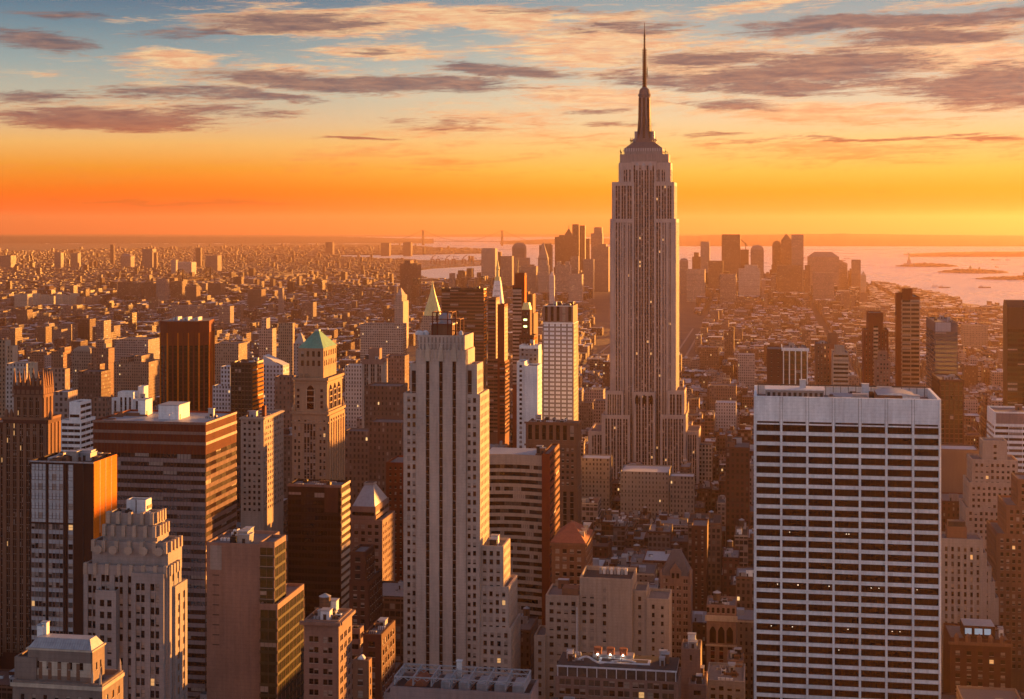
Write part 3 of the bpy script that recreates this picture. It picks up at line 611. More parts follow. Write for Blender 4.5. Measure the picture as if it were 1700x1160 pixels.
# ================================================================== green pyramid tower
def green_top():
    D = 820; b = Bld('stepped_tower', 'ornate tan tower with a green copper pyramid roof and tall arched windows', 'tower', 485, D, 'crown_brick', vis=792, short='green-roofed tower')
    a = SP(bay=2.3, fl=3.6, ww=.5, wh=.55, po=.3, so=.25, blind=.2, full=.12, edge=.8, top=2.5, lit=.01)
    o = b.sec(485, 544, 683, x3=571); z1 = o[4]; zb = b.fz(792)-25
    for p0, p1, s in ((487, 500, a), (504.5, 524.5, dict(a, bay=1.8, ww=.7, so=.1, sm='dark_brown', full=.35)), (529, 542, a)): b.facade('f', 0, b.fx(p0), b.fx(p1)-b.fx(p0), zb, z1-2, dict(s, zmin=zb, edge=.01))
    b.facade('r', o[1], 1, o[3]-2, zb, z1-2, SP(bay=4.6, fl=3.6, ww=.62, wh=.6, po=.8, so=.3, pair=.4, blind=.2, zmin=zb))
    rr = o[3]
    # arcade storey
    m = b.sec(488.5, 543, 627, x3=568, ly=1.0, z0=z1-2, parapet=.8)
    def arch(face, p, s0, w, z0, z1_, name='arched_window'):
        q = MB(); n = 10; r = w/2; pts = [(s0+w*k/n, z1_-r+r*math.sin(math.pi*k/n)) for k in range(n+1)]
        for (x0, h0), (x1, h1) in zip(pts, pts[1:]):
            if face == 'f': q.quad([(x0,p-.12,z0),(x1,p-.12,z0),(x1,p-.12,h1),(x0,p-.12,h0)], 'glass_dark')
            else: q.quad([(p+.12,x0,z0),(p+.12,x1,z0),(p+.12,x1,h1),(p+.12,x0,h0)], 'glass_dark')
        for k in range(1, 4):
            zz = z0+(z1_-z0-r)*k/3.3
            if face == 'f': q.box(s0, s0+w, p-.3, p-.1, zz, zz+.7, 'crown_brick', True)
            else: q.box(p+.1, p+.3, s0, s0+w, zz, zz+.7, 'crown_brick', True)
        for sgn in (0, 1):
            x = s0-.35 if sgn == 0 else s0+w
            if face == 'f': q.box(x, x+.35, p-.45, p, z0, z1_-r, 'cream', True)
            else: q.box(p, p+.45, x, x+.35, z0, z1_-r, 'cream', True)
        q.build(name, b.root)
    zz1 = m[4]
    arch('f', 1.0, b.fx(509.5, 1), b.fx(521.5, 1)-b.fx(509.5, 1), z1+1.5, zz1-4)
    n = m[3]-m[2]
    for i in range(3): arch('r', m[1], m[2]+n*(.14+.27*i), n*.17, z1+1, zz1-4)
    for px in (495, 534):
        for y in (645, 655, 665, 672):
            x = b.fx(px, 1); b.win.append(('f', .99, x-.7, x+.7, b.fz(y, 0, 1)-1.6, b.fz(y, 0, 1), 'dark', 'glass_dark'))
    # cornices and corner urns
    c = MB(); 
    for (x0, x1, y0, y1, zt, ov, h) in ((m[0], m[1], m[2], m[3], zz1, 1.0, 1.3), (m[0], m[1], m[2], m[3], zz1-2.2, .5, .8), (o[0], o[1], o[2], o[3], z1, .9, 1.2), (o[0], o[1], o[2], o[3], z1-5.5, .6, .8)):
        c.box(x0-ov, x1+ov, y0-ov, y0+.003, zt-h, zt+.15, 'crown_brick', True); c.box(x1-.003, x1+ov, y0+.004, y1+ov, zt-h, zt+.15, 'crown_brick', True); c.box(x0-ov, x0+.003, y0+.004, y1+ov, zt-h, zt+.15, 'crown_brick', True)
    c.build('cornice', b.root)
    for x in (o[0]+.6, o[1]-.6):
        for y in (o[2]+.4, o[3]-1):
            q = MB(); q.rings(x, y, [(.9,z1),(1.2,z1+1.5),(.6,z1+3),(.1,z1+4.6)], 8, 'crown_brick'); q.build('urn', b.root)
    cs = SP(bay=3.4, fl=5.2, ww=.5, wh=.6, po=.35, so=.3, glass='glass_brown', blind=.1, edge=.6, top=1.5, zmin=zz1-.5)
    u = b.sec(496, 536, 578, x3=557.5, ly=3.5, z0=zz1-1, parapet=.3, f=cs, r=cs, l=cs)
    zt = u[4]; q = MB(); q.box(u[0]-.6, u[1]+.6, u[2]-.6, u[3]+.6, zt-.5, zt+.1, 'crown_brick', True); q.build('eaves', b.root)
    mx = (u[0]+u[1])/2; my = (u[2]+u[3])/2; za = b.fz(549, mx, my)
    q = MB(); q.frus(u[0]-.4, u[1]+.4, u[2]-.4, u[3]+.4, zt+.12, mx-1.2, mx+1.2, my-1.2, my+1.2, za, 'copper_green'); 
    for k in range(1, 6):
        f_ = k/6; q.beam((u[0]-.4+(mx-1.2-u[0]+.4)*0+ (u[1]-u[0]+.8)*f_, u[2]-.5, zt+.15), (mx-1.2+2.4*f_, my-1.3, za), .09, 'copper_green')
    q.build('pyramid_roof', b.root)
    q = MB(); q.box(mx-1.3, mx+1.3, my-1.3, my+1.3, za+.01, za+.8, 'silver_roof'); q.build('roof_cap', b.root)
    rr_ = random.Random(4)
    for i in range(6):
        q = MB(); x = u[0]+rr_.uniform(0, u[1]-u[0]); q.rings(x, 2.3, [(.35,zz1),(.45,zz1+1.6),(.1,zz1+2.6)], 6, 'crown_brick'); q.build('urn', b.root)
    b.done()
green_top()

# ================================================================== gothic crown, far left
def gothic():
    D = 740; b = Bld('stepped_tower', 'dark brown gothic tower crowned by a row of stone pinnacles', 'tower', 6, D, 'brown_brick', vis=1010, short='pinnacled tower')
    V = SP(bay=3.6, fl=3.7, ww=.5, wh=.62, po=.7, so=.25, pair=.35, sm='dark_brown', pm='tan_brick', blind=.12, full=.03, lit=.01, edge=1, top=3)
    b.sec(-24, 24, 700, L=26, ly=2.5, f=V)
    o = b.sec(6, 78, 692, x3=99, f=V, r=V); z1 = o[4]
    m = b.sec(24, 71, 640, x3=86, ly=1.5, z0=z1-1, f=dict(V, zmin=z1-1, top=5), r=dict(V, zmin=z1-1, top=5), parapet=2.5); z2 = m[4]
    q = MB(); 
    for i in range(7):
        x = m[0]+(m[1]-m[0])*i/6; p = MB(); p.frus(x-.9, x+.9, m[2]-.8, m[2]+1, z2-4, x-.6, x+.6, m[2]-.4, m[2]+.7, z2+3, 'tan_brick'); p.frus(x-.6, x+.6, m[2]-.4, m[2]+.7, z2+3.01, x-.08, x+.08, m[2], m[2]+.2, z2+(7.5 if i % 2 else 9), 'tan_brick'); p.build('pinnacle', b.root)
    for i in range(1, 5):
        y = m[2]+(m[3]-m[2])*i/4; p = MB(); x = m[1]; p.frus(x-1, x+.8, y-.9, y+.9, z2-4, x-.6, x+.5, y-.5, y+.5, z2+3, 'tan_brick'); p.frus(x-.6, x+.5, y-.5, y+.5, z2+3.01, x-.1, x+.1, y-.1, y+.1, z2+7, 'tan_brick'); p.build('pinnacle', b.root)
    u = b.sec(32, 62, 632, L=12, ly=6, z0=z2-3, parapet=.6)
    c = MB(); 
    for (x0, x1, y0, y1, zt) in ((o[0], o[1], o[2], o[3], z1), (m[0], m[1], m[2], m[3], z2-4.6), (m[0], m[1], m[2], m[3], z2-17)):
        c.box(x0-.8, x1+.8, y0-.9, y0, zt-1.1, zt+.2, 'tan_brick', True); c.box(x1, x1+.9, y0+.01, y1, zt-1.1, zt+.2, 'tan_brick', True)
    c.build('cornice', b.root)
    for px in (9, 17, 82):
        x = b.fx(px); p = MB(); p.rings(x, 1.2, [(1.0,z1-1),(1.2,z1+1.5),(.3,z1+4)], 8, 'tan_brick'); p.build('urn', b.root)
    b.done()
gothic()

# ================================================================== banded office block
def banded():
    D = 680; b = Bld('office_tower', 'wide banded office block with rust window strips and two white roof huts', 'office tower', 155, D, 'rust_panel', vis=1140, short='banded office block')
    G = SP(bay=6.4, fl=3.93, ww=.985, wh=.52, po=.16, so=.3, pm='spandrel', sm='mauve_metal', glass=('glass_mirror','glass_brown','glass_mirror'), blind=.1, full=.03, lit=0, top=14.6, edge=.05)
    GR = dict(G, sm='pink_stone', glass=('glass_bronze','glass_brown'))
    o = b.sec(155, 341, 697, x3=392, f=G, r=GR, roof='silver_roof', parapet=.9); z1 = o[4]
    t = MB()
    for (a, c) in ((.0, 1.0), (4.3, 5.6), (9.0, 10.3)):
        t.box(-.25, o[1]+.25, -.42, -.10, z1-c, z1-a, 'pink_stone', True); t.box(o[1]+.1, o[1]+.42, -.10, o[3], z1-c, z1-a, 'cream', True)  # side bands are a paler copy, sunlight put into their colour
    n = int(o[1]/1.6)
    for i in range(n): x = .8+i*1.6; t.box(x-.04, x+.04, -.44, -.3, b.fz(1000), z1, 'spandrel', True)
    m = int(o[3]/1.6)
    for i in range(m): y = .8+i*1.6; t.box(o[1]+.3, o[1]+.44, y-.04, y+.04, b.fz(1000), z1, 'spandrel', True)
    t.build('mullions', b.root)
    z = z1-.9
    for (p0, p1, y0, y1, h) in ((229.5, 241.5, 23, 31, 7.5), (263, 297, 14, 27, 6.5)):
        q = MB(); x0, x1 = b.fx(p0, y0), b.fx(p1, y0); q.box(x0, x1, y0, y1, z, z+h, 'white_stone'); q.box(x0-.2, x1+.2, y0-.2, y1+.2, z+h, z+h+.3, 'silver_roof'); q.box(x1+.001, x1+.1, y0+1, y0+2.2, z, z+2.3, 'dark_metal'); q.build('roof_hut', b.root)
    q = MB(); x = b.fx(281, 4); q.beam((x,4,z),(x,4,z+4),.16,'pale_roof'); q.beam((x,4,z+4),(x+1.6,4,z+4.4),.16,'pale_roof'); q.build('vent_pipe', b.root)
    for i in range(9):
        rr = random.Random(i); q = MB(); x0 = b.fx(170+rr.uniform(0, 45), 12+i*1.2); y0 = 6+rr.uniform(0, 22); q.box(x0, x0+rr.uniform(4, 9), y0, y0+.8, z, z+rr.uniform(.5, 1.6), 'tan_brick'); q.build('duct', b.root)
    b.clutter((b.fx(310, 5), o[1]-1, 5, o[3]-4, z1), 3, .5, 9)
    b.done()
banded()

# ================================================================== pale-glass and brown tower with the sun-painted flank
def golden():
    D = 560; b = Bld('office_tower', 'dark slab tower with pale glass strips on its front and a flank painted sunset orange', 'office tower', 50, D, 'dark_brown', vis=1055, short='orange-flanked slab')
    o = b.sec(50, 155, 764, x3=193, parapet=1.6, roof='tar'); z1 = o[4]; zb = b.fz(1060)-20; zm = b.fz(868)
    for p0, p1 in ((52.5, 76.5), (81, 105.5), (113.5, 122)):
        x0 = b.fx(p0); w = b.fx(p1)-x0; n = 4 if w > 4 else 1.5
        b.facade('f', 0, x0, w, zm, z1, SP(bay=w/(4 if w > 4 else 1.5), fl=3.66, ww=.9, wh=.62, po=.3, so=.25, pm='mauve_metal', sm='glass_pale', glass='glass_pale', blind=0, full=.12, lit=0, top=1.2, edge=.01, zmin=zm))
        b.facade('f', 0, x0, w, zb, zm-.01, SP(bay=w/(4 if w > 4 else 1.5), fl=3.66, ww=.88, wh=.55, po=.3, so=.25, pm='mauve_metal', sm='silver_roof', glass=('glass_dark','glass_mid'), blind=.2, full=.1, lit=.01, top=.1, edge=.01, zmin=zb))
    rz = random.Random(2); q = MB(); q.box(o[1], o[1]+.3, 0, o[3], zb, z1-.02, 'amber_panel', True)  # orange sunlight put into the colour of the right side
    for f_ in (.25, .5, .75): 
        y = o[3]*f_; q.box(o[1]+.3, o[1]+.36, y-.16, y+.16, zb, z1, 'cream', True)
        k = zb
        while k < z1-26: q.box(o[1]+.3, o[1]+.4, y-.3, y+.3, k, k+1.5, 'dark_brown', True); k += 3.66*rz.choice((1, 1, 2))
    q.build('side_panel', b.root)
    q = MB()
    for p in (50.5, 78.5, 109, 139): x = b.fx(p); q.box(x-.12, x+.12, -.5, -.29, zb, z1+.05, 'dark_metal', True)
    q.box(-.3, o[1]+.3, -.5, -.28, z1-.5, z1+.06, 'steel', True); q.build('facade_rib', b.root)
    b.clutter((2, o[1]-1, 2, o[3]-1, z1-.5), 10, 1, 4)
    z = z1-1.6
    for i in range(6): q = MB(); q.box(3+i*3.2, 5.5+i*3.2, 8+i, 24, z, z+1.4, 'tan_brick' if i % 2 else 'steel'); q.build('duct', b.root)
    b.done()
golden()

# ================================================================== art deco setback tower, lower left
def deco():
    D = 470; b = Bld('stepped_tower', 'grey art deco setback tower with scalloped crown and fluted piers', 'tower', 140, D, 'grey_stone', vis=1160, short='scalloped setback tower')
    E = SP(bay=4.9, fl=3.75, ww=.62, wh=.6, po=.6, so=.28, pair=.35, blind=.3, full=.08, lit=.006, edge=.6, top=3.2)
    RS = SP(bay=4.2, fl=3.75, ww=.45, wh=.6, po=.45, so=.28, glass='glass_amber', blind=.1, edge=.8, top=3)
    a = b.sec(150, 289, 967, x3=309, ly=4, f=E, r=RS); t3 = b.sec(140, 279.5, 935, x3=299, ly=1.2, f=E, r=RS)
    sl = SP(bay=6.2, fl=7.5, ww=.34, wh=.86, po=1.0, so=.4, glass='glass_dark', blind=0, edge=.8, top=6.5)
    t2 = b.sec(153, 279, 897, x3=302, ly=2.4, z0=t3[4]-3, f=dict(sl, zmin=t3[4]-1), r=dict(sl, zmin=t3[4]-2, bay=5)); z2 = t2[4]
    t1b = b.sec(171, 261, 872, x3=280, ly=4.0, z0=z2-2, f=dict(sl, zmin=z2-1, top=3), r=dict(sl, zmin=z2-1, top=3, bay=4)); 
    t1 = b.sec(178, 257, 851, x3=274, ly=5.2, z0=z2-1, f=dict(sl, zmin=t1b[4]-4, top=2.5), r=dict(sl, zmin=t1b[4]-4, top=2.5, bay=4)); z = t1[4]
    hut = b.sec(210, 242, 829, x3=251.5, ly=9.5, z0=z-2, wall='white_metal', parapet=.4)
    q = MB(); mx = (hut[0]+hut[1])/2; q.box(mx-.12, mx+.12, 9.35, 9.5, z-2, hut[4], 'dark_metal', True); q.box(hut[1], hut[1]+.2, 10.5, 14, z+.5, z+1.6, 'dark_metal', True); q.build('louvre', b.root)
    def scallop(box, n, r, zt, y, name, m_='limestone'):
        for i in range(n):
            x = box[0]+(box[1]-box[0])*(i+.5)/n; p = MB()
            pts = [(r*math.cos(math.pi*2*k/8+math.pi/8), r*math.sin(math.pi*2*k/8+math.pi/8)) for k in range(8)]
            k0 = len(p.v); p.v += [(x+u, y-.55, zt+v) for u, v in pts]+[(x+u, y, zt+v) for u, v in pts]
            mi = p.mi(m_)
            p.f.append(tuple(k0+j for j in range(8))[::-1]); p.m.append(mi)
            for j in range(8): p.f.append((k0+j, k0+(j+1) % 8, k0+8+(j+1) % 8, k0+8+j)); p.m.append(mi)
            p.build(name, b.root)
    scallop(t2, 5, 1.45, z2-2.5, 1.35, 'octagon_panel')
    for (t, n, m_) in ((t1, 4, 1.1), (t1b, 5, .9), (t2, 6, .8), (t3, 7, .7)):     # stone buttress heads rising over each parapet
        for i in range(n+1):
            x = t[0]+(t[1]-t[0])*i/n; x = min(max(x, t[0]+.7), t[1]-.7); p = MB(); p.frus(x-.6, x+.6, t[2]-1.05, t[2]+.6, t[4]-3.2, x-.55, x+.55, t[2]-1.0, t[2]+.5, t[4]+m_*.5, 'limestone'); p.build('buttress_head', b.root)
        for i in range(4):
            y = t[2]+(t[3]-t[2])*(i+.5)/4; p = MB(); p.frus(t[1]-.6, t[1]+.7, y-.55, y+.55, t[4]-3.0, t[1]-.5, t[1]+.65, y-.5, y+.5, t[4]+m_*.5, 'limestone'); p.build('buttress_head', b.root)
    # projecting bays lower down
    pb = b.sec(159, 193, 979, L=6, ly=-1.4, f=SP(bay=2.2, fl=3.75, ww=.6, wh=.55, po=.25, so=.2, edge=1.0, top=3, blind=.35), parapet=.6)
    pb2 = b.sec(219, 273, 950, L=6, ly=-.3, f=dict(E, bay=4.6), parapet=.6)
    b.clutter((t1[0]+1, t1[1]-1, 6, 9, z), 3, .5, 8)
    b.done()
deco()

# ================================================================== bottom left cream hotel
def cream_hotel():
    D = 400; b = Bld('hotel', 'cream stone hotel darkened as if in shade with sloping metal roof, lowest left corner', 'hotel', 22, D, 'limestone_shade', vis=1160, short='metal-roofed corner hotel')  # cream stone darkened: shade put into the wall colour
    Q = SP(bay=3.3, fl=3.8, ww=.34, wh=.5, po=.3, so=.28, blind=.4, full=.05, edge=1.2, top=3.6)
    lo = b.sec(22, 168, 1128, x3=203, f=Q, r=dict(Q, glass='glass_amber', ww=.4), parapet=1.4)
    le = b.sec(24, 60, 1090, L=10, ly=1.6, z0=lo[4]-2, f=dict(Q, zmin=lo[4]-1.5), parapet=1.2)
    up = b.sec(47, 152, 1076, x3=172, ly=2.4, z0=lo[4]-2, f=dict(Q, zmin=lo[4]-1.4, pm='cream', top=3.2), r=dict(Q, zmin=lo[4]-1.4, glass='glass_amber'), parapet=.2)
    q = MB(); z = up[4]; q.box(up[0]-.5, up[1]+.5, up[2]-.5, up[3]+.5, z-.2, z+.25, 'cream', True); q.box(lo[0]-.6, lo[1]+.6, -.65, -.3, lo[4]-1.6, lo[4]-.6, 'cream', True); q.box(lo[1]+.3, lo[1]+.65, -.3, lo[3], lo[4]-1.6, lo[4]-.6, 'cream', True); q.build('cornice', b.root)
    q = MB(); q.frus(up[0], up[1], up[2], up[3], z+.26, up[0]+1.5, up[1]-1.5, up[2]+2.2, up[3]-1.5, z+2.6, 'silver_roof'); 
    for i in range(24): x = up[0]+1+i*(up[1]-up[0]-2)/23; q.beam((x, up[2]-.05, z+.3), (min(max(x, up[0]+1.5), up[1]-1.5), up[2]+2.15, z+2.65), .05, 'steel')
    q.build('metal_roof', b.root)
    for i, px in enumerate((66, 70)): x = b.fx(px, 6); q = MB(); q.box(x-.8, x+.8, 6+i, 7.6+i, z+2, z+5.2+i*.6, 'white_stone'); q.box(x-.95, x+.95, 5.85+i, 7.75+i, z+5.2+i*.6, z+5.4+i*.6, 'silver_roof'); q.build('chimney', b.root)
    for x, y in ((lo[1]-.4, .3), (lo[1]-.4, lo[3]-.6), (up[1]+1, 1.0)): q = MB(); q.rings(x, y, [(.4,lo[4]),(.3,lo[4]+2.2),(.05,lo[4]+3.4)], 8, 'cream'); q.build('finial', b.root)
    # brick panels between the upper windows
    q = MB()
    for i in range(6): x = up[0]+1.0+i*(up[1]-up[0]-2)/6; q.box(x-.5, x+.5, up[2]-.36, up[2]-.28, lo[4], up[4]-3.4, 'tan_brick', True)
    q.build('brick_panel', b.root)
    b.done()
cream_hotel()

# ================================================================== truss-roofed block, bottom middle
def trussed():
    D = 390; b = Bld('office_block', 'mauve block with white steel trusses spanning its roof, lowest in the middle', 'office block', 648, D, 'mauve_metal', vis=1160, short='truss-roofed block')
    o = b.sec(648, 882, 1139, L=12.4, parapet=1.2, roof='tar', f=SP(bay=6, fl=9, ww=.9, wh=.5, top=3.4, glass='glass_mid', blind=0)); z = o[4]
    lo = b.sec(637, 647.9, 1150, L=12, ly=2)
    W = o[1]
    for i in range(8):
        x = 1+i*(W-3)/7; q = MB(); q.beam((x, .6, z+.4), (x, 11.8, z+.4), .16, 'steel'); q.beam((x, .6, z+2.4), (x, 11.8, z+2.4), .16, 'steel')
        for k in range(5): y = .6+k*2.8; q.beam((x, y, z+.4), (x, y, z+2.4), .11, 'steel'); 
        for k in range(4): y = .6+k*2.8; q.beam((x, y, z+.4), (x, y+2.8, z+2.4), .08, 'steel')
        q.build('truss', b.root)
    for y in (.6, 8, 11.8):
        q = MB(); q.beam((1, y, z+2.5), (W-2, y, z+2.5), .15, 'steel'); 
        for i in range(14): 
            x = 1+i*(W-3)/14; q.beam((x, y, z+2.5), (x+(W-3)/28, y, z+1.6), .07, 'steel'); q.beam((x+(W-3)/28, y, z+1.6), (x+(W-3)/14, y, z+2.5), .07, 'steel')
        q.build('purlin', b.root)
    q = MB(); n = 10
    pts = [(3+6*k/n, z-.6+2.2*math.sin(math.pi*k/n)) for k in range(n+1)]
    for (a, h), (c, k) in zip(pts, pts[1:]): q.quad([(a,3,h),(c,3,k),(c,11,k),(a,11,h)], 'tile_red')
    q.quad([(a,3,h) for a, h in pts], 'tile_red'); q.build('vaulted_skylight', b.root)
    for i in range(5): q = MB(); x = 13+i*4.8; q.box(x, x+3, 3, 10.5, z-1.1, z+.9, 'steel'); q.box(x+.3, x+2.7, 3.92, 4, z-.6, z+.5, 'dark_metal'); q.build('air_unit', b.root)
    q = MB(); q.box(W*.42, W*.42+1.2, 10, 11.2, z-1, z+4.4, 'pale_roof'); q.box(W*.42-.2, W*.42+1.4, 9.8, 11.4, z+4.4, z+4.6, 'pale_roof'); q.build('vent_stack', b.root)
    b.done()
trussed()

# ================================================================== the other near buildings
def tower(name, label, cat, D, wall, secs, vis=None, short=None, clutter=0, seed=1, tanks=0, pw=100, group=None, corn=None):
    """secs: list of (x1, x2, ytop, x3 or None, L, ly, front, right, left)"""
    b = Bld(name, label, cat, secs[0][0], D, wall, vis=vis, short=short, part_windows=pw, group=group)
    out = []
    for q in secs:
        x1, x2, yt, x3, L, ly, f, r, l = (list(q)+[None]*9)[:9]
        out.append(b.sec(x1, x2, yt, x3=x3, L=L, ly=ly or 0, f=f, r=r, l=l))
    if corn:
        for k, o in enumerate(out):
            c = MB(); z = o[4]; c.box(o[0]-corn, o[1]+corn, o[2]-corn-.4, o[2]-.36, z-1.4, z-.3, wall, True); c.box(o[1]+.36, o[1]+corn+.4, o[2]-.36, o[3], z-1.4, z-.3, wall, True); c.build('cornice', b.root)
    top = max(out, key=lambda o: (o[1]-o[0])*(o[3]-o[2])*(1 if o[4] > .6*max(k[4] for k in out) else .1))
    if clutter: b.clutter(top, clutter, .7, seed)
    rr = random.Random(seed)
    for i in range(tanks): b.tank(rr.uniform(top[0]+3, top[1]-3), rr.uniform(top[2]+3, max(top[2]+3.1, top[3]-3)), top[4]-1.07)
    return b, out
pun = SP(bay=3.0, fl=3.6, ww=.5, wh=.52, po=.3, so=.28, blind=.3, full=.08, lit=.006, edge=1, top=2.5)
punw = dict(pun, bay=3.8, ww=.55); rib = SP(bay=7, fl=3.8, ww=.97, wh=.5, po=.2, so=.4, blind=.15, full=.02, lit=.0, top=2, edge=.3)
ver = SP(bay=3.4, fl=3.7, ww=.5, wh=.62, po=.7, so=.2, sm='spandrel', blind=.15, full=.05, lit=.01, top=4, edge=1)
fin = SP(bay=2.4, fl=3.8, ww=.72, wh=.7, po=.5, so=.15, sm='dark_brown', blind=.05, full=.02, lit=.01, top=2, edge=.4)

b, o = tower('office_block', 'dark block with a single column of bright lit windows, left of the white slab tower', 'office block', 900, 'brown_brick', [(1148,1174,872,None,22,0,dict(pun, ww=.3))], vis=1030)
for k in range(10): q = MB(); z = b.fz(890+k*12.6); x = b.fx(1160.5); q.box(x-.55, x+.55, -.15, 0, z-.8, z, 'lamp_light', True); q.build('stair_window', b.root)
b.done()
b, o = tower('office_tower', 'dark bronze box tower with a flank striped in painted sunlight and a low parapet', 'office tower', 740, 'dark_brown',
  [(478,566,803,580,None,0,dict(rib, sm='dark_brown', glass=('glass_dark','glass_dark','glass_brown'), blind=.02, full=.01, wh=.6, top=4),dict(rib, sm='cream', pm='rust_panel', glass='glass_bronze', wh=.5, bay=9, top=2, blind=0, po=.1, so=.5))], vis=1000, short='bronze box tower', clutter=7)  # pale side stripes put sunlight into the flank's colour
c = MB(); c.box(-.3, o[0][1]+.5, -.6, -.42, o[0][4]-1.1, o[0][4]+.1, 'pink_stone', True); c.box(o[0][1]+.42, o[0][1]+.6, -.4, o[0][3], o[0][4]-1.1, o[0][4]+.1, 'cream', True); c.build('coping', b.root)  # side coping is a paler copy, coloured as sunlit
c = MB(); c.box(b.fx(539), b.fx(562), -.5, -.41, b.fz(848), b.fz(806), 'brown_brick', True); c.build('plant_louvre', b.root); b.done()

b, o = tower('office_tower', 'windowless pinkish slab with a greenish glass corner and vents down its edge', 'office tower', 520, 'pink_stone',
  [(343,430.2,900,None,22,0),(430.5,455,899,474,None,.02,dict(rib, sm='olive', glass='glass_olive', wh=.7, so=.2, bay=3, top=2),dict(rib, sm='olive', glass='glass_olive', wh=.75, so=.2, bay=4, top=2, blind=0, full=0)),
   (431,460,1002,504,None,-3,dict(rib, sm='olive', glass='glass_olive', wh=.7, so=.2, bay=3),dict(rib, sm='olive', glass='glass_olive', wh=.75, so=.2, bay=4, blind=0, full=0))], vis=1100, short='windowless slab', clutter=8)
c = MB(); c.box(b.fx(349), b.fx(368), -.08, 0, b.fz(945), b.fz(900)-1, 'grey_stone', True); c.build('vent_panel', b.root)
for k in range(8):
    c = MB(); z = b.fz(953+k*16.5); c.box(b.fx(353), b.fx(364), -.12, 0, z-.3, z, 'dark_metal', True); c.build('vent', b.root)
c = MB()
for k in range(1, 6): x = b.fx(343+k*14.5); c.box(x-.04, x+.04, -.03, 0, 60, b.fz(900)-1.2, 'mauve_metal', True)
c.build('panel_joint', b.root); b.done()

b, o = tower('office_block', 'greyish-brown classical office block with a heavy cornice and a cluttered grey roof', 'office block', 500, 'pink_stone',
  [(505,561,1028,583,None,0,dict(punw, bay=4.4, pair=.3, ww=.66, top=5.5),dict(punw, bay=4.4, pair=.3, ww=.66, top=5.5))], vis=1160, short='cornice office block', clutter=8, tanks=1, corn=1.2); b.done()
b, o = tower('office_tower', 'pinkish tower topped by a truncated grey metal pyramid', 'office tower', 790, 'pink_stone',
  [(583,634,862,655,None,0,dict(punw, sm='pink_stone'),pun),(583.5,623,840,645,None,1.5,dict(rib, bay=10, sm='pink_stone', top=3, zmin=None),dict(rib, sm='pink_stone', top=3, bay=10))], vis=990, short='grey pyramid tower')
t = o[1]; mx, my = (t[0]+t[1])/2, (t[2]+t[3])/2; q = MB(); za = b.fz(803, mx, my); q.frus(t[0]+.2, t[1]-.2, t[2]+.2, t[3]-.2, t[4]-.6, mx-2.4, mx+2.4, my-2.4, my+2.4, za, 'silver_roof')
for i in range(9): f_ = i/8; q.beam((t[0]+.2+(t[1]-t[0]-.4)*f_, t[2]+.15, t[4]-.5), (mx-2.4+4.8*f_, my-2.45, za), .07, 'steel')
q.box(mx-2.9, mx+2.9, my-2.9, my+2.9, za+.01, za+.9, 'concrete'); q.box(mx-2.2, mx+2.2, my-2.2, my+2.2, za+.91, za+1.0, 'tar'); q.build('pyramid_roof', b.root); b.done()
b, o = tower('office_block', 'red-brown brick block standing before the grey pyramid tower', 'office block', 640, 'brown_brick', [(582,606,915,621,None,0,pun,pun),(580,612,962,634,None,-2,pun,pun)], vis=1020, clutter=4, seed=3); b.done()
b, o = tower('apartment_tower', 'plain dark red tower in the gap left of the pale striped tower', 'apartment tower', 850, 'rust_panel', [(641,690,767,None,26,0,dict(pun, wh=.4, ww=.35))], vis=960, short='plain dark red tower'); b.done()
b, o = tower('office_block', 'brown brick block with ribbed flat roof, below the plain dark red tower', 'office block', 520, 'brown_brick', [(603,632,1052,655,None,0,punw,punw)], vis=1160, clutter=4, seed=6); b.done()
b, o = tower('office_block', 'narrow brick block with a long white skylight on its roof', 'office block', 470, 'tan_brick', [(586,611,1095,616,None,0,punw,punw)], vis=1160)
q = MB(); t = o[0]; q.box(t[0]+1.2, t[1]-1.5, t[2]+1, t[3]-1, t[4]-1.07, t[4]+.2, 'pale_roof'); q.frus(t[0]+1.2, t[1]-1.5, t[2]+1, t[3]-1, t[4]+.21, (t[0]+t[1])/2-.2, (t[0]+t[1])/2+.2, t[2]+1.2, t[3]-1.2, t[4]+1.2, 'pale_roof'); q.build('skylight', b.root); b.done()
b, o = tower('office_block', 'small mauve block with long window bands, left of the brown brick block', 'office block', 560, 'pink_stone', [(580,597,1043,603,None,0,rib,rib)], vis=1160, clutter=2, seed=8); b.done()

# banded slab beside the pale striped tower
b, o = tower('office_tower', 'curved-front tower of beige bands with a dark end wall, right of the pale striped tower', 'office tower', 760, 'rust_panel',
  [(899.5,912,753,928,None,-.8,None,dict(rib, sm='rust_panel', glass='glass_brown', bay=12, blind=0, wh=.45))], vis=1010, short='curved banded tower')
x0, x1 = b.fx(800), b.fx(899); n = 14; z1 = b.fz(757, x0); zb = b.fz(1010)-25; w = MB(); y_of = lambda f_: -1.2-3.0*(1-(2*f_-1)**2)*.9+1.2*f_
pts = [(x0+(x1-x0)*k/n, 1.6-y_of(k/n)-1.5) for k in range(n+1)]
pts = [(x, 1.5+2.6*math.sin(math.pi*k/n)) for k, (x, _) in enumerate(pts)]
w.prism(pts[::1]+[(x1, 30), (x0, 30)], 0, z1, 'glass_brown'); fl = 3.85; k = z1; 
def band(mb, pts, za, zc, out, m_):
    for (ax, ay), (cx_, cy_) in zip(pts, pts[1:]):
        i = len(mb.v); mi = mb.mi(m_); mb.v += [(ax,ay-out,za),(cx_,cy_-out,za),(cx_,cy_-out,zc),(ax,ay-out,zc),(ax,ay,za),(cx_,cy_,za),(cx_,cy_,zc),(ax,ay,zc)]
        mb.f += [(i,i+1,i+2,i+3),(i+3,i+2,i+6,i+7),(i+4,i+5,i+1,i)]; mb.m += [mi]*3
sp_ = MB(); band(sp_, pts, z1-4.5, z1+.8, .5, 'limestone'); sp_.build('spandrel', b.root)
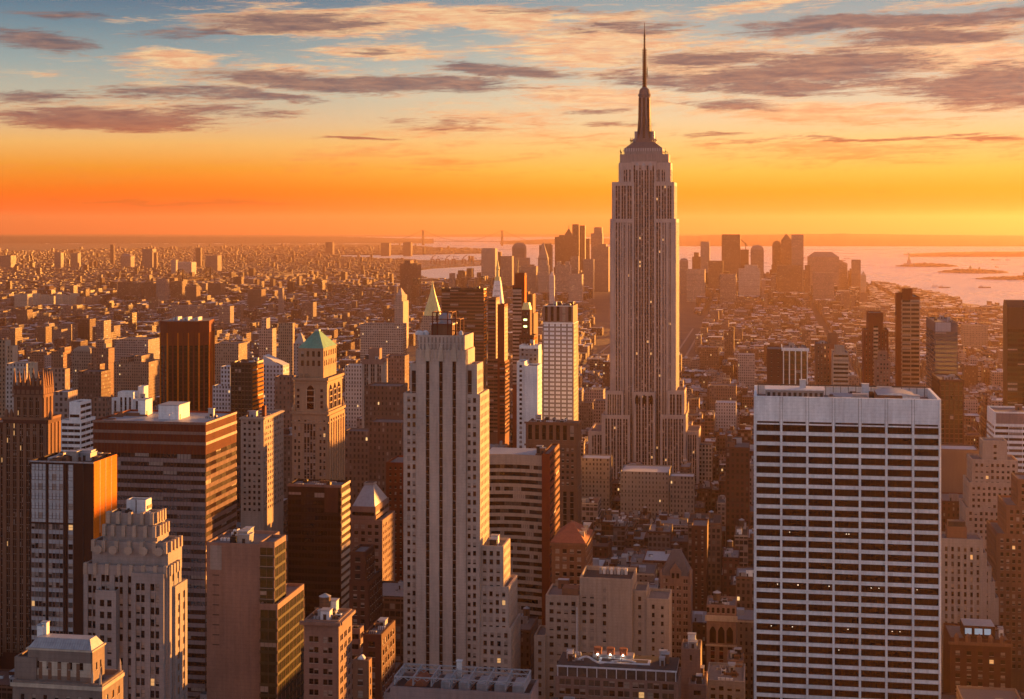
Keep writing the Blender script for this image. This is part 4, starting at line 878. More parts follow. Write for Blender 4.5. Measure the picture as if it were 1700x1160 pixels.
k = z1-4.5; j = 0
while k > zb:
    sp_ = MB(); band(sp_, pts, k-3.85, k-3.85+1.75, .5, 'limestone'); sp_.build('spandrel', b.root)
    for q in range(n):
        if True:
            r = random.random(); (ax, ay), (cx_, cy_) = pts[q], pts[q+1]; wb = MB(); m_ = 'blind' if r < .14 else 'glass_mid' if r < .3 else 'glass_dark' if r < .8 else 'glass_brown'
            for h_ in (0, .5): wb.quad([(ax+(cx_-ax)*h_+.06, ay+(cy_-ay)*h_-.1, k-2.1), (ax+(cx_-ax)*(h_+.5)-.06, ay+(cy_-ay)*(h_+.5)-.1, k-2.1), (ax+(cx_-ax)*(h_+.5)-.06, ay+(cy_-ay)*(h_+.5)-.1, k), (ax+(cx_-ax)*h_+.06, ay+(cy_-ay)*h_-.1, k)], m_)
            if j < 7: wb.build('window', b.root)
            else:
                if j == 7 and q == 0: restw = MB()
                for f_, mm in zip(wb.f, wb.m): restw.quad([wb.v[i] for i in f_], m_)
    k -= fl; j += 1
restw.build('window', b.root, kind='stuff')
w.build('glazed_core', b.root)
q = MB(); q.quad([(x, y+.3, z1+.05) for x, y in pts]+[(x1, 30, z1+.05), (x0, 30, z1+.05)], 'silver_roof'); q.build('roof', b.root)
b.clutter((b.fx(880), b.fx(905), 3, 20, z1+1.1), 8, .6, 3); b.ext[0] = x0; b.done()

b, o = tower('office_tower', 'brown stone tower with tall vertical window strips, behind the curved banded tower', 'office tower', 940, 'tan_brick',
  [(873,957,700,963,None,0,dict(ver, bay=5.4, ww=.5, fl=9, wh=.75, top=2.0, zmin=None)),], vis=870, short='brown vertical-strip tower', clutter=10)
z1 = o[0][4]; b.W = MB(); b.win = []; L = o[0][3]; lx1 = o[0][1]; b.W.box(0, lx1, 0, L, 0, z1-1, 'tan_brick')
for (a, c, s) in ((z1-14, z1-.5, SP(bay=4.3, fl=11, ww=.55, wh=.86, po=.8, so=.3, top=1.2, edge=.6, glass='glass_dark', blind=.1)), (z1-42, z1-14.5, dict(pun, bay=3.0, top=1.5, po=.5)), (0, z1-42.5, SP(bay=4.3, fl=3.8, ww=.5, wh=.8, po=1.0, so=.1, sm='dark_brown', top=1, edge=.6, glass='glass_dark', blind=.05, full=.02))):
    b.facade('f', 0, 0, lx1, a, c, dict(s, zmin=a if a > 0 else b.fz(870)-20)); b.facade('r', lx1, 0, L, a, c, dict(s, zmin=a if a > 0 else b.fz(870)-20))
for zz in (z1, z1-14, z1-42): 
    c = MB(); c.box(-.8, lx1+.8, -1.4, -.9, zz-.9, zz+.3, 'tan_brick', True); c.build('cornice', b.root)
b.done()
b, o = tower('office_tower', 'brick tower with a sloping salmon tile roof lit on one side', 'office tower', 700, 'tan_brick', [(916,971,900,983,None,0,dict(punw, top=3, blind=.4, full=.2),pun)], vis=960, short='salmon-roofed tower', corn=.8)
t = o[0]; mx, my = (t[0]+t[1])/2, (t[2]+t[3])/2; q = MB(); za = b.fz(866, mx, my); q.frus(t[0]-.6, t[1]+.6, t[2]-.6, t[3]+.6, t[4]+.05, mx-.7, mx+.7, my-2, my+2, za, 'tile_red'); q.build('pyramid_roof', b.root)
for i in range(3): q = MB(); y = t[2]+(t[3]-t[2])*(.25+.25*i); q.box(t[1]-3.5, t[1]-1, y-.7, y+.7, t[4]+1, t[4]+4.2, 'cream'); q.build('dormer', b.root)
b.done()

# beige wedding-cake block, bottom middle
b, o = tower('apartment_block', 'beige stepped block with a broad blank wall and scattered half-drawn blinds', 'apartment block', 640, 'limestone',
  [(906,962,987,None,20,0,dict(punw, bay=3.6, blind=.5, full=.15)),(1051,1073,980,None,16,3,dict(pun, bay=5, ww=.35)),(1073.2,1111,993,None,18,2.4,dict(pun, bay=5, ww=.3, blind=.5)),(887,905.5,1054,None,16,-2.0,dict(pun, glass=('glass_brown','glass_amber')))], vis=1110, short='beige stepped block', clutter=3)
o5 = b.sec(962.3, 1050, 958, L=22, ly=1.2, parapet=1.8, roof='tar'); zb = b.fz(1110)-20
b.facade('f', 1.2, b.fx(963,1.2), b.fx(990,1.2)-b.fx(963,1.2), zb, o5[4], dict(pun, bay=3.4, edge=.2, top=7, blind=.5, full=.2, zmin=zb)); b.facade('f', 1.2, b.fx(999,1.2), 2.4, zb, o5[4], dict(pun, bay=2.4, edge=.01, ww=.6, top=4, full=.4, zmin=zb))
q = MB(); x = b.fx(958); q.beam((x, -.4, b.fz(1110)-10), (x, -.4, b.fz(1005)), .22, 'pale_roof'); q.build('downpipe', b.root)
q = MB(); q.box(b.fx(932), b.fx(961), 2, 9, o[0][4]-1, o[0][4]+2.6, 'tan_brick'); q.build('bulkhead', b.root)
q = MB(); z = o5[4]-1.7
for i in range(8): q.box(b.fx(988)+i*1.6, b.fx(988)+i*1.6+1.2, 16, 18, z, z+2.6, 'pale_roof' if i % 2 else 'steel')
q.build('air_unit', b.root); b.done()
b, o = tower('office_block', 'brown block with a white-framed glass terrace band and pipes looping over its roof', 'office block', 570, 'pink_stone', [(922,1126,1122,None,19,0,dict(punw, bay=5.6, pair=.3, ww=.78, wh=.62, glass=('glass_brown','glass_mid'), top=.8, blind=.1))], vis=1160, short='glass-terraced block')
t = o[0]; z = t[4]; W = t[1]
q = MB(); q.box(.8, W-1, 1.2, 18, z-1, z+3.4, 'glass_mid'); q.build('terrace_glazing', b.root)
q = MB(); q.box(.4, W-.6, .8, 18.4, z+3.41, z+4.1, 'white_metal', top='tar')
for i in range(13): x = .8+i*(W-1.8)/12; q.box(x-.15, x+.15, .9, 1.19, z-.6, z+3.4, 'white_metal', True)
q.build('terrace_frame', b.root)
q = MB(); q.box(16, 36, 6, 12, z+4.12, z+4.5, 'white_metal'); q.box(17, 35, 7, 11, z+4.5, z+4.6, 'tar'); q.build('roof_frame', b.root)
q = MB()
for i in range(14): a0 = i*math.pi/7; q.beam((8+i*1.6, 6+1.5*math.sin(i), z+5+math.sin(i*.7)), (8+(i+1)*1.6, 6+1.5*math.sin(i+1), z+5+math.sin(i*.7+.7)), .28, 'white_metal')
q.build('looping_pipe', b.root)
for i in range(3): q = MB(); x = 15+i*5; q.rings(x, 14, [(1.5,z+4.1),(1.5,z+7),(1.7,z+7.1),(1.6,z+8)], 12, 'tile_red'); q.build('cooling_tower', b.root); q = MB(); q.box(x-.2, x+.2, 12.1, 12.5, z+5.4, z+5.8, 'lamp_light', True); q.build('roof_lamp', b.root)
q = MB(); q.box(13, 29, 12.6, 17.6, z+4.11, z+5.4, 'steel'); q.build('plant_deck', b.root)
b.clutter((2, 12, 3, 16, z+5.2), 5, .6, 7); b.clutter((38, W-2, 3, 16, z+5.2), 4, .6, 8); b.done()
# slate gabled gothic block
b, o = tower('office_tower', 'pink stone tower with a steep slate roof and a pointed front gable', 'office tower', 760, 'pink_stone', [(1096,1147,955,None,17,0,dict(punw, bay=3.9, pair=.3, ww=.6, top=1.5, glass='glass_brown', blind=.1))], vis=1060, short='slate-gabled tower')
t = o[0]; z = t[4]; mx = (t[0]+t[1])/2; q = MB(); q.frus(t[0]+.2, t[1]-.2, t[2]+.5, t[3]-.2, z-.3, mx-2.2, mx+2.2, t[2]+7.5, t[2]+9.5, b.fz(912, mx, 8), 'slate'); q.build('slate_roof', b.root)
q = MB(); q.box(mx-2.8, mx+2.8, -.8, 4, z-4, z+2.6, 'pink_stone'); i = len(q.v); q.v += [(mx-3,-.9,z+2.6),(mx+3,-.9,z+2.6),(mx,-.9,z+7),(mx-3,6,z+2.6),(mx+3,6,z+2.6),(mx,6,z+7)]; q.f += [(i,i+1,i+2),(i+1,i+4,i+5,i+2),(i+3,i,i+2,i+5)]; q.m += [q.mi('pink_stone'), q.mi('slate'), q.mi('slate')]
for dx in (-1.2, 1.2): q.box(mx+dx-.7, mx+dx+.7, -.86, -.8, z-1, z+1.6, 'glass_dark', True)
q.build('gable', b.root)
for x in (t[0]+.3, t[1]-.3): q = MB(); q.rings(x, .3, [(.9,z-4),(.9,z+1.5),(.1,z+4)], 8, 'pink_stone'); q.build('turret', b.root)
b.done()
b, o = tower('office_block', 'slim ornate block with arched loggia, white frieze and red brick panels', 'office block', 740, 'pink_stone', [(1173,1222,1003,None,18,0,SP(bay=4.7, fl=4.1, ww=.45, wh=.48, po=.4, so=.3, sm='red_brick', glass='glass_brown', blind=.15, top=21, edge=.9))], vis=1098, short='ornate slim block', clutter=7, seed=4, tanks=1)
t = o[0]; z = t[4]; W = t[1]
for i in range(3):
    x = 1.0+i*(W-2)/3; w_ = (W-2)/3; q = MB(); n = 10; pts = [(x+.5+(w_-1)*k/n, z-13+2.2*math.sin(math.pi*k/n)) for k in range(n+1)]
    for (a, h), (c_, k_) in zip(pts, pts[1:]): q.quad([(a,-.40,z-19),(c_,-.40,z-19),(c_,-.40,k_),(a,-.40,h)], 'glass_dark')
    q.build('arched_window', b.root)
q = MB(); q.box(-.7, W+.7, -1.0, -.36, z-8, z-5.2, 'cream', True); q.box(-.5, W+.5, -.8, -.36, z-20.6, z-19.8, 'cream', True); q.build('frieze', b.root)
for i in range(6): x = 1+i*(W-2)/5; b.win.append(('f', -.36, x-.9, x+.4, z-4, z-1.4, 'dark', 'glass_dark'))
b.done()
for (nm, lb, x1, x2, yt, x3, L, D, wl, st) in (
  ('office_block','plain mauve block with one small window, right of the glass-terraced block',1131,1163,1076,None,14,610,'pink_stone',dict(pun, bay=9, ww=.14, fl=12, wh=.2)),
  ('office_block','low brown block with white vents on its roof at the bottom edge',1143,1172,1135,None,18,600,'pink_stone',punw),
  ('office_block','dark roof with white pipework, bottom edge left of the white slab tower',1173,1236,1128,None,26,640,'grey_stone',punw),
  ('office_block','narrow grey block with a bright roof hut under the ornate slim block',1207,1234,1095,None,16,700,'pink_stone',pun)):
    b, o = tower(nm, lb, 'office block', D, wl, [(x1,x2,yt,x3,L,0,st)], vis=1160, clutter=9, seed=int(x1)); b.done()

# right-hand foreground
b, o = tower('office_tower', 'pale grey ziggurat block with fluted piers, right of the white slab tower', 'office tower', 730, 'grey_stone',
  [(1562,1632,893,None,16,0,dict(ver, bay=3.1, ww=.4, so=.4, sm='grey_stone', po=.6, glass=('glass_mid','glass_dark'))),(1560,1638,915,None,18,1.0,ver),(1558,1646,937,None,20,2,pun),(1556,1652,962,None,22,3,pun),(1554,1658,988,None,24,4,pun)], vis=1035, short='pale ziggurat block', clutter=5)
q = MB(); t = o[0]; q.box(b.fx(1574), b.fx(1607), 4, 11, t[4]-1, t[4]+5, 'tan_brick'); q.box(b.fx(1576), b.fx(1605), 5, 10, t[4]+5, t[4]+7.5, 'dark_metal'); q.build('plant_room', b.root); b.done()
b, o = tower('apartment_tower', 'tall sandy wedding-cake tower with rows of small windows, near the right edge', 'apartment tower', 880, 'limestone',
  [(1604,1716,842,None,30,0,pun,None,pun),(1609,1702,800,None,26,2,pun,None,pun),(1614,1690,762,None,22,4,pun,None,pun),(1632,1672,731,None,14,8,dict(pun, bay=9, ww=.15),None,pun)], vis=900, short='sandy wedding-cake tower', clutter=4); b.done()
b, o = tower('office_tower', 'white ribbon-windowed block with a blank mauve attic, at the right edge', 'office tower', 1000, 'white_stone', [(1651,1790,683,1639,None,0,dict(rib, top=10, bay=9, sm='white_stone', glass=('glass_dark','glass_mid')),None,dict(rib, top=10, sm='white_stone', glass='glass_mid'))], vis=740, short='white ribbon block', clutter=4)
q = MB(); t = o[0]; q.box(1, t[1], -.5, -.36, t[4]-8, t[4]-1.0, 'mauve_metal', True); q.build('attic_panel', b.root); b.done()
b, o = tower('apartment_tower', 'dark brown stepped tower rising at the right edge below the sandy one', 'apartment tower', 760, 'tan_brick', [(1645,1790,965,None,40,-2,pun,None,pun),(1655,1780,885,None,34,0,pun,None,pun),(1671,1770,838,None,28,2,pun,None,pun),(1690,1760,795,None,20,4,pun,None,pun)], vis=1040, short='dark stepped tower'); b.done()
b, o = tower('hotel', 'dark ornate brick block with a glazed pale-windowed penthouse, bottom right', 'hotel', 700, 'brown_brick', [(1577,1678,1058,None,26,0,dict(punw, bay=4.8, ww=.4, lit=.06, top=6, glass=('glass_dark','glass_brown')))], vis=1160, short='penthouse hotel')
t = o[0]; z = t[4]; q = MB(); q.box(b.fx(1600,3), b.fx(1652,3), 3, 16, z-1, z+5.2, 'dark_brown', top='silver_roof'); q.build('penthouse', b.root)
emitmat('blue_pane', (.3,.45,.6), .08)
for p0, p1 in ((1602,1613),(1618,1631),(1634,1645)): q = MB(); q.box(b.fx(p0,3), b.fx(p1,3), 2.9, 3, z+1.2, z+4.0, 'blue_pane', True); q.build('penthouse_window', b.root)
q = MB(); q.box(-.8, t[1]+.8, -1.3, -.36, z-3, z-1.6, 'tan_brick', True); q.build('cornice', b.root)
for i in range(5): q = MB(); x = 3+i*5.2; q.rings(x, -.1, [(1.2,z-1.6),(1.2,z+1),(.1,z+2.4)], 8, 'tan_brick'); q.build('turret', b.root)
b.clutter((b.fx(1655), t[1]-1, 3, 20, z+.5), 5, .5, 3); b.done()
# ================================================================== middle distance: single towers of the photo with facade geometry
brz = dict(fin, pm='bronze', glass=('glass_brown','glass_bronze'))
b, o = tower('office_tower', 'bronze finned tower with a side coloured as if sunlit, between the red octagonal tower and the green-roofed one', 'office tower', 1250, 'bronze', [(383,419,601,437,None,0,dict(fin, pm='olive', bay=3.2),dict(rib, sm='amber_panel', glass='glass_brown', wh=.5, bay=12))], vis=665, short='bronze finned tower', clutter=5); b.done()  # amber spandrels put sunlight into the side's colour
def octagon():
    D = 1400; b = Bld('office_tower', 'massive red-brown tower with cut corners and vertical ribs', 'office tower', 252, D, 'rust_panel', vis=670, short='red ribbed tower')
    W = 51.0; z1 = b.fz(545); z2 = b.fz(533); c = 9.0; a = math.radians(45-9.7+9)
    base = [(-.5+c/W, -.5), (.5-c/W, -.5), (.5, -.5+c/W), (.5, .5-c/W), (.5-c/W, .5), (-.5+c/W, .5), (-.5, .5-c/W), (-.5, -.5+c/W)]
    s = W/1.0; k = .80; al = math.radians(12)
    pts = [(26+k*s*1.12*(x*math.cos(al)-y*math.sin(al)), 24+k*s*1.12*(x*math.sin(al)+y*math.cos(al))) for x, y in base]
    q = MB(); q.prism(pts, 0, z1-2, 'glass_dark'); q.build('glazed_core', b.root)
    q = MB(); q.prism([(26+(x-26)*1.012, 24+(y-24)*1.012) for x, y in pts], z1-16, z2, 'rust_panel'); q.build('crown_band', b.root)
    q = MB(); q.quad([(x, y, z2+.1) for x, y in pts], 'gravel'); q.build('roof', b.root)
    for i in range(8):
        (x0, y0), (x1, y1) = pts[i], pts[(i+1) % 8]; L = math.hypot(x1-x0, y1-y0); n = max(2, round(L/4.6)); ang = math.atan2(y1-y0, x1-x0)
        for j in range(n+1):
            f_ = j/n; x, y = x0+(x1-x0)*f_, y0+(y1-y0)*f_; r = MB(); r.rings(x, y, [(.85,0),(.85,z1-4)], 4, 'amber_panel' if j % 2 == 0 else 'rust_panel', rot=ang); r.build('rib', b.root)
        if i in (0, 1, 2, 6, 7):
            nx, ny = (y1-y0)/L, -(x1-x0)/L; zz = b.fz(680)
            r = MB()
            while zz < z1-18:
                r.quad([(x0+nx*.15, y0+ny*.15, zz), (x1+nx*.15, y1+ny*.15, zz), (x1+nx*.15, y1+ny*.15, zz+1.3), (x0+nx*.15, y0+ny*.15, zz+1.3)], 'dark_brown'); zz += 3.9
            r.build('floor_bands', b.root)
    b.ext = [0, 52, 0, 52, ]; b.pxs = [252, 342]; b.tops = [533]
    for i in range(9): q = MB(); x = 12+i*3.4; q.box(x, x+1.6, 14, 16+(i % 3)*4, z2, z2+1.5+(i % 3), 'pale_roof'); q.build('air_unit', b.root)
    b.done()
octagon()
b, o = tower('office_tower', 'white-gridded tower with bright square panes under a dark fluted crown', 'office tower', 1200, 'white_stone', [(901,952,536,959.5,None,0,SP(bay=5.0, fl=3.43, ww=.72, wh=.62, po=.4, so=.35, pm='grey_stone', sm='grey_stone', glass='glass_sky', blind=0, full=0, lit=0, top=.5, edge=.4),SP(bay=6, fl=3.43, ww=.5, wh=.5, po=.3, so=.3, pm='cream', glass='glass_amber', top=.5, blind=0))], vis=693, short='white-gridded tower')  # front panes coloured as reflected sky, right side as sunlit
t = o[0]; u = b.sec(901.5, 951.5, 507, x3=959, ly=.4, z0=t[4]-1.5, wall='pink_stone', parapet=1.5, f=SP(bay=5.0, fl=13, ww=.5, wh=.93, po=.5, so=.2, pm='pink_stone', glass='glass_brown', top=.5, edge=.3, zmin=t[4]-1, blind=0), r=None); b.clutter(u, 8, .7, 2); b.done()
b, o = tower('apartment_tower', 'slender blank white-walled block in front of the white-gridded tower', 'apartment tower', 1120, 'white_stone', [(871,892,607,899,None,0,None,dict(pun, bay=7, ww=.3)),(858,871,600,None,20,3,pun),(862,894,573,None,16,26,dict(pun, pm='grey_stone'))], vis=700, short='blank white block', clutter=3); b.done()
b, o = tower('office_tower', 'broad dark bronze slab with a thin edge coloured as sunlit, behind the pale striped tower', 'office tower', 1700, 'bronze', [(733,803,478,807,None,0,dict(rib, sm='tan_brick', pm='bronze', glass='glass_brown', fl=4, wh=.62, bay=9, so=.2),dict(rib, sm='amber_panel', bay=9))], vis=560, short='dark bronze slab', clutter=3); b.done()  # edge spandrels take the sun's amber as their own colour
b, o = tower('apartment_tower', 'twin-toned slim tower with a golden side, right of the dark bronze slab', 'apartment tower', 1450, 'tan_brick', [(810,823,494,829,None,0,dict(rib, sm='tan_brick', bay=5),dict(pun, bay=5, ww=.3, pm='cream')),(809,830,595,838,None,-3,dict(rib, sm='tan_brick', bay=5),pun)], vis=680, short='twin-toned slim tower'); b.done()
b, o = tower('apartment_tower', 'plain dark rust tower with a bright edge, just right of the twin-toned slim one', 'apartment tower', 1400, 'rust_panel', [(826,837,505,842.5,None,0,None,dict(pun, pm='cream', bay=6, ww=.3)),(829,838,600,845,None,-2,rib,rib)], vis=680, clutter=1); b.done()
b, o = tower('apartment_tower', 'tall rust tower with balcony bands below a plain orange top, left of the white-gridded tower', 'apartment tower', 1550, 'rust_panel', [(855,870.5,453,873.5,None,0,None,dict(pun, bay=6, ww=.2, pm='amber_panel')),(851,866,474,None,14,-3,dict(rib, sm='limestone', fl=3.9, wh=.5, bay=9))], vis=600, short='balcony-banded tower')  # amber piers on the right side put sunlight into colour
q = MB(); q.beam((b.fx(858), 6, b.fz(453)), (b.fx(858), 6, b.fz(432)), .35, 'dark_metal'); q.build('antenna', b.root); b.done()
b, o = tower('apartment_tower', 'orange-lit slim tower pair behind the balcony-banded tower', 'apartment tower', 1750, 'tan_brick', [(873,877,484,880,None,0,None,None),(879,884.5,488,889,None,2,None,None),(876,886,520,893,None,-4,pun,None)], vis=560); b.done()
b, o = tower('apartment_tower', 'dark tower with a pale mansard cap and small greenish lights', 'apartment tower', 1380, 'brown_brick', [(866,880,514,883,None,0,dict(pun, ww=.3)),(862,886,556,891,None,-3,dict(pun, ww=.4),dict(pun, pm='amber_panel'))], vis=620, short='mansard-capped tower')
t = o[0]; q = MB(); q.frus(t[0], t[1], t[2], t[3], t[4]+.02, t[0]+1.5, t[1]-1.5, t[2]+1.5, t[3]-1.5, t[4]+6.5, 'gold'); q.build('mansard_roof', b.root)
emitmat('green_glow', (.75,1.0,.35), .8)
for y in (529, 540): q = MB(); q.box(b.fx(869.5), b.fx(875), -.6, -.36, b.fz(y+3), b.fz(y), 'green_glow', True); q.build('lit_panel', b.root)
b.done()
b, o = tower('apartment_tower', 'tall mauve tower with vertical bays and an edge coloured as sunlit, right of the green-roofed tower', 'apartment tower', 1200, 'pink_stone', [(601,637,596,643,None,0,dict(ver, bay=5.2, pm='limestone', pair=.4, ww=.6),dict(pun, pm='cream', ww=.3)),(612,630,578,634,None,3,None)], vis=675, short='mauve bay tower', clutter=4); b.done()  # cream piers on the right side stand in for sunlight
b, o = tower('apartment_block', 'broad pinkish block half lit by the sun, between banded office block and green-roofed tower', 'apartment block', 920, 'limestone', [(400,437,692,470,None,0,pun,dict(pun, bay=3.4))], vis=790, short='half-lit pink block', clutter=6, corn=.7)
q = MB(); q.box(b.fx(433,4), b.fx(438,4), 6, 9, o[0][4], o[0][4]+6.5, 'red_brick'); q.build('chimney', b.root); b.done()
b, o = tower('apartment_block', 'white stepped block with a bright sunlit penthouse flank, left of the banded office block', 'apartment block', 950, 'white_stone', [(115,133,667,151,None,0,dict(rib, bay=5, sm='white_stone', top=8),dict(rib, bay=8, sm='white_stone')),(102,134,697,158,None,-2.5,dict(rib, bay=5, sm='white_stone'),dict(rib, bay=8, sm='white_stone'))], vis=745, short='white stepped block', clutter=3); b.done()
b, o = tower('office_block', 'ornate white roofscape of finials and chimneys glowing at its foot, above the banded office block', 'office block', 1100, 'white_stone', [(186,248,660,252,None,0,dict(ver, bay=3.6, pm='white_stone', sm='glass_mid', top=2)),(196,222,650,None,9,-2,dict(ver, bay=3, pm='white_stone')),(229,239,641,None,8,6,None)], vis=672, clutter=6); b.done()
# right side, middle distance
b, o = tower('office_tower', 'brown tower with white vertical fins and white cornice, above the white slab tower', 'office tower', 1150, 'brown_brick', [(1300,1341,577,None,34,0,SP(bay=5.0, fl=3.8, ww=.82, wh=.75, po=.9, so=.1, pm='white_stone', sm='brown_brick', glass='glass_brown', top=2.2, edge=.3, blind=.03, full=0),None,None),(1273,1299.8,579,None,32,1.0,dict(pun, ww=.18, wh=.2, bay=6))], vis=636, short='white-finned tower', clutter=5)
t = o[0]; q = MB(); q.box(t[0]-1, t[1]+1, -1.1, -.92, t[4]-2.4, t[4]+.1, 'white_stone', True); q.box(t[0]-1.1, t[0]-.4, -.9, t[3], t[4]-2.4, t[4]+.1, 'white_stone', True); q.build('cornice', b.root); b.done()
b, o = tower('office_tower', 'blue-grey glass tower with a pale attic band', 'office tower', 1300, 'slate', [(1552,1590,534,1538,None,0,dict(rib, sm='slate', glass='glass_blue', wh=.7, bay=8, top=9, blind=.02),None,dict(rib, sm='slate', glass='glass_blue', wh=.7, top=9))], vis=625, short='blue-grey glass tower', clutter=6)
t = o[0]; q = MB(); q.box(.5, t[1]-6, -.62, -.42, t[4]-8.5, t[4]-.5, 'silver_roof', True); q.build('attic_panel', b.root); b.done()
b, o = tower('office_tower', 'rust tower with glints on its roof, in front of the blue-grey glass tower', 'office tower', 1180, 'brown_brick', [(1560,1600,630,1548,None,0,dict(fin, pm='brown_brick', bay=3.4),None,fin)], vis=735, short='glinting rust tower', clutter=9); b.done()
b, o = tower('apartment_tower', 'tall slim tower of orange balcony bands split by a central line', 'apartment tower', 1400, 'rust_panel', [(1497,1527,492,1487,None,0,dict(rib, sm='crown_brick', glass='glass_brown', fl=4.1, wh=.55, bay=7.9, pm='limestone', ww=.93, top=3),None,dict(rib, sm='limestone', fl=4.1, wh=.5, bay=12)),(1499,1515,479,None,10,4,None),(1488,1499,486,None,12,2,None)], vis=640, short='orange-banded tower'); b.done()
b, o = tower('apartment_tower', 'red-brown stepped tower with a pale window strip, left of the orange-banded tower', 'apartment tower', 1420, 'red_brick', [(1442,1466,519,1438,None,3,None),(1434,1475,547,1431,None,0,dict(pun, ww=.25)),(1450,1458,537,None,3,-1,dict(rib, sm='cream', bay=2.5))], vis=640, short='red-brown stepped tower'); b.done()
b, o = tower('apartment_tower', 'small pink setback tower before the red-brown stepped tower', 'apartment tower', 1320, 'pink_stone', [(1453,1478,598,1451,None,0,pun),(1458,1473,583,None,10,3,pun)], vis=640, clutter=2); b.done()
b, o = tower('apartment_tower', 'brown slab between the white-finned tower and a cream banded one', 'apartment tower', 1270, 'tan_brick', [(1354,1380,570,1352,None,0,dict(pun, ww=.3)),(1374,1391,554,None,12,8,None)], vis=640, clutter=3); b.done()
b, o = tower('apartment_tower', 'cream tower with wraparound balcony bands above the white slab tower', 'apartment tower', 1230, 'limestone', [(1383,1409,585,1380,None,0,dict(rib, sm='cream', fl=3.5, bay=9)),(1386,1402,574,None,12,3,None)], vis=640, clutter=3, seed=2); b.done()
b, o = tower('office_tower', 'bronze glass tower of many fine bands cut by the right edge', 'office tower', 1150, 'bronze', [(1672,1790,510,1665,None,0,dict(rib, sm='olive', pm='bronze', fl=3.8, wh=.55, glass=('glass_olive','glass_brown'), bay=8, top=17),None,None)], vis=672, short='bronze edge tower')
t = o[0]; q = MB(); i = 0; q.frus(t[0], t[1], .5, t[3]-.5, t[4], t[0]+.5, t[1], t[3]*.5, t[3]-.5, t[4]+5, 'bronze'); q.build('sloping_crown', b.root); b.done()
# ================================================================== blocks whose windows are in the wall material
class BM:
    def __init__(s): s.v = []; s.f = []; s.uv = []; s.c = []; s.mi = []; s.mats = ['block_wall']
    def q(s, pts, uvs, c, mat=0):
        i = len(s.v); s.v += pts; s.f.append(tuple(range(i, i+len(pts)))); s.uv += uvs; s.c.append(c); s.mi.append(mat)
    def box(s, T, x0, x1, y0, y1, z0, z1, col, win, roof, para=0.0):
        """T maps local (x, y) to world or parent space"""
        P = [T(x0, y0), T(x1, y0), T(x1, y1), T(x0, y1)]; L = [x1-x0, y1-y0, x1-x0, y1-y0]; h = z1-z0; o = (x0*7.3+y0*3.1) % 50*2.9*0
        c = (*col, win); cr = (*roof, 0.0); zt = z1-para
        for i in range(4):
            a, b = P[i], P[(i+1) % 4]; n = max(1, round(L[i]/2.9))*2.9; k = random.randrange(200)*2.9
            s.q([(*a, z0), (*b, z0), (*b, z1), (*a, z1)], [(k, -h), (k+n, -h), (k+n, -.6), (k, -.6)], c)
        if para > 0:
            t = .4; I = [T(x0+t, y0+t), T(x1-t, y0+t), T(x1-t, y1-t), T(x0+t, y1-t)]; cp = (*col, 0.0)
            for i in range(4):
                a, b, cc, d = P[i], P[(i+1) % 4], I[(i+1) % 4], I[i]
                s.q([(*a, z1), (*b, z1), (*cc, z1), (*d, z1)], [(0,0)]*4, cp); s.q([(*d, z1), (*cc, z1), (*cc, zt), (*d, zt)], [(0,0)]*4, cp)
            s.q([(*p, zt) for p in I], [(0,0)]*4, cr)
        else: s.q([(*p, z1) for p in P], [(0,0)]*4, cr)
    def plain(s, pts, col): s.q(pts, [(0,0)]*len(pts), (*col, 0.0))
    def pyr(s, T, x0, x1, y0, y1, z0, z1, col, k=.05):
        P = [T(x0, y0), T(x1, y0), T(x1, y1), T(x0, y1)]; mx, my = (x0+x1)/2, (y0+y1)/2; Q = [T(mx+(a-mx)*k, my+(b-my)*k) for a, b in ((x0,y0),(x1,y0),(x1,y1),(x0,y1))]
        for i in range(4): s.plain([(*P[i], z0), (*P[(i+1) % 4], z0), (*Q[(i+1) % 4], z1), (*Q[i], z1)], col)
        s.plain([(*p, z1) for p in Q], col)
    def build(s, name, parent=None):
        me = bpy.data.meshes.new(name); me.from_pydata(s.v, [], s.f); me.materials.append(M['block_wall'])
        uv = me.uv_layers.new(name='UVMap'); uv.data.foreach_set('uv', [k for p in s.uv for k in p])
        at = me.attributes.new('wcol', 'FLOAT_COLOR', 'FACE'); at.data.foreach_set('color', [k for c in s.c for k in c]); me.update()
        o = bpy.data.objects.new(name, me); COL.objects.link(o)
        if parent: o.parent = parent
        return o
GRID = lambda x, y: (x*CT+y*ST, -x*ST+y*CT)                     # (t across, s along the avenues) -> world
WALLC = [((.17,.07,.045),'red brick'), ((.22,.13,.085),'brown brick'), ((.30,.21,.15),'tan brick'), ((.36,.29,.22),'buff stone'), ((.42,.37,.31),'cream'), ((.12,.065,.05),'dark brown'), ((.30,.27,.25),'grey concrete'), ((.52,.48,.44),'off-white'), ((.20,.15,.13),'mauve brown'), ((.26,.155,.11),'rust brown')]
ROOFC = [((.05,.045,.045),'black tar roof'), ((.13,.12,.12),'dark gravel roof'), ((.24,.23,.235),'grey roof'), ((.50,.50,.52),'silvery roof'), ((.68,.68,.70),'white roof'), ((.17,.09,.07),'reddish roof')]
ROOFW = [5, 5, 6, 3, 2, 2]

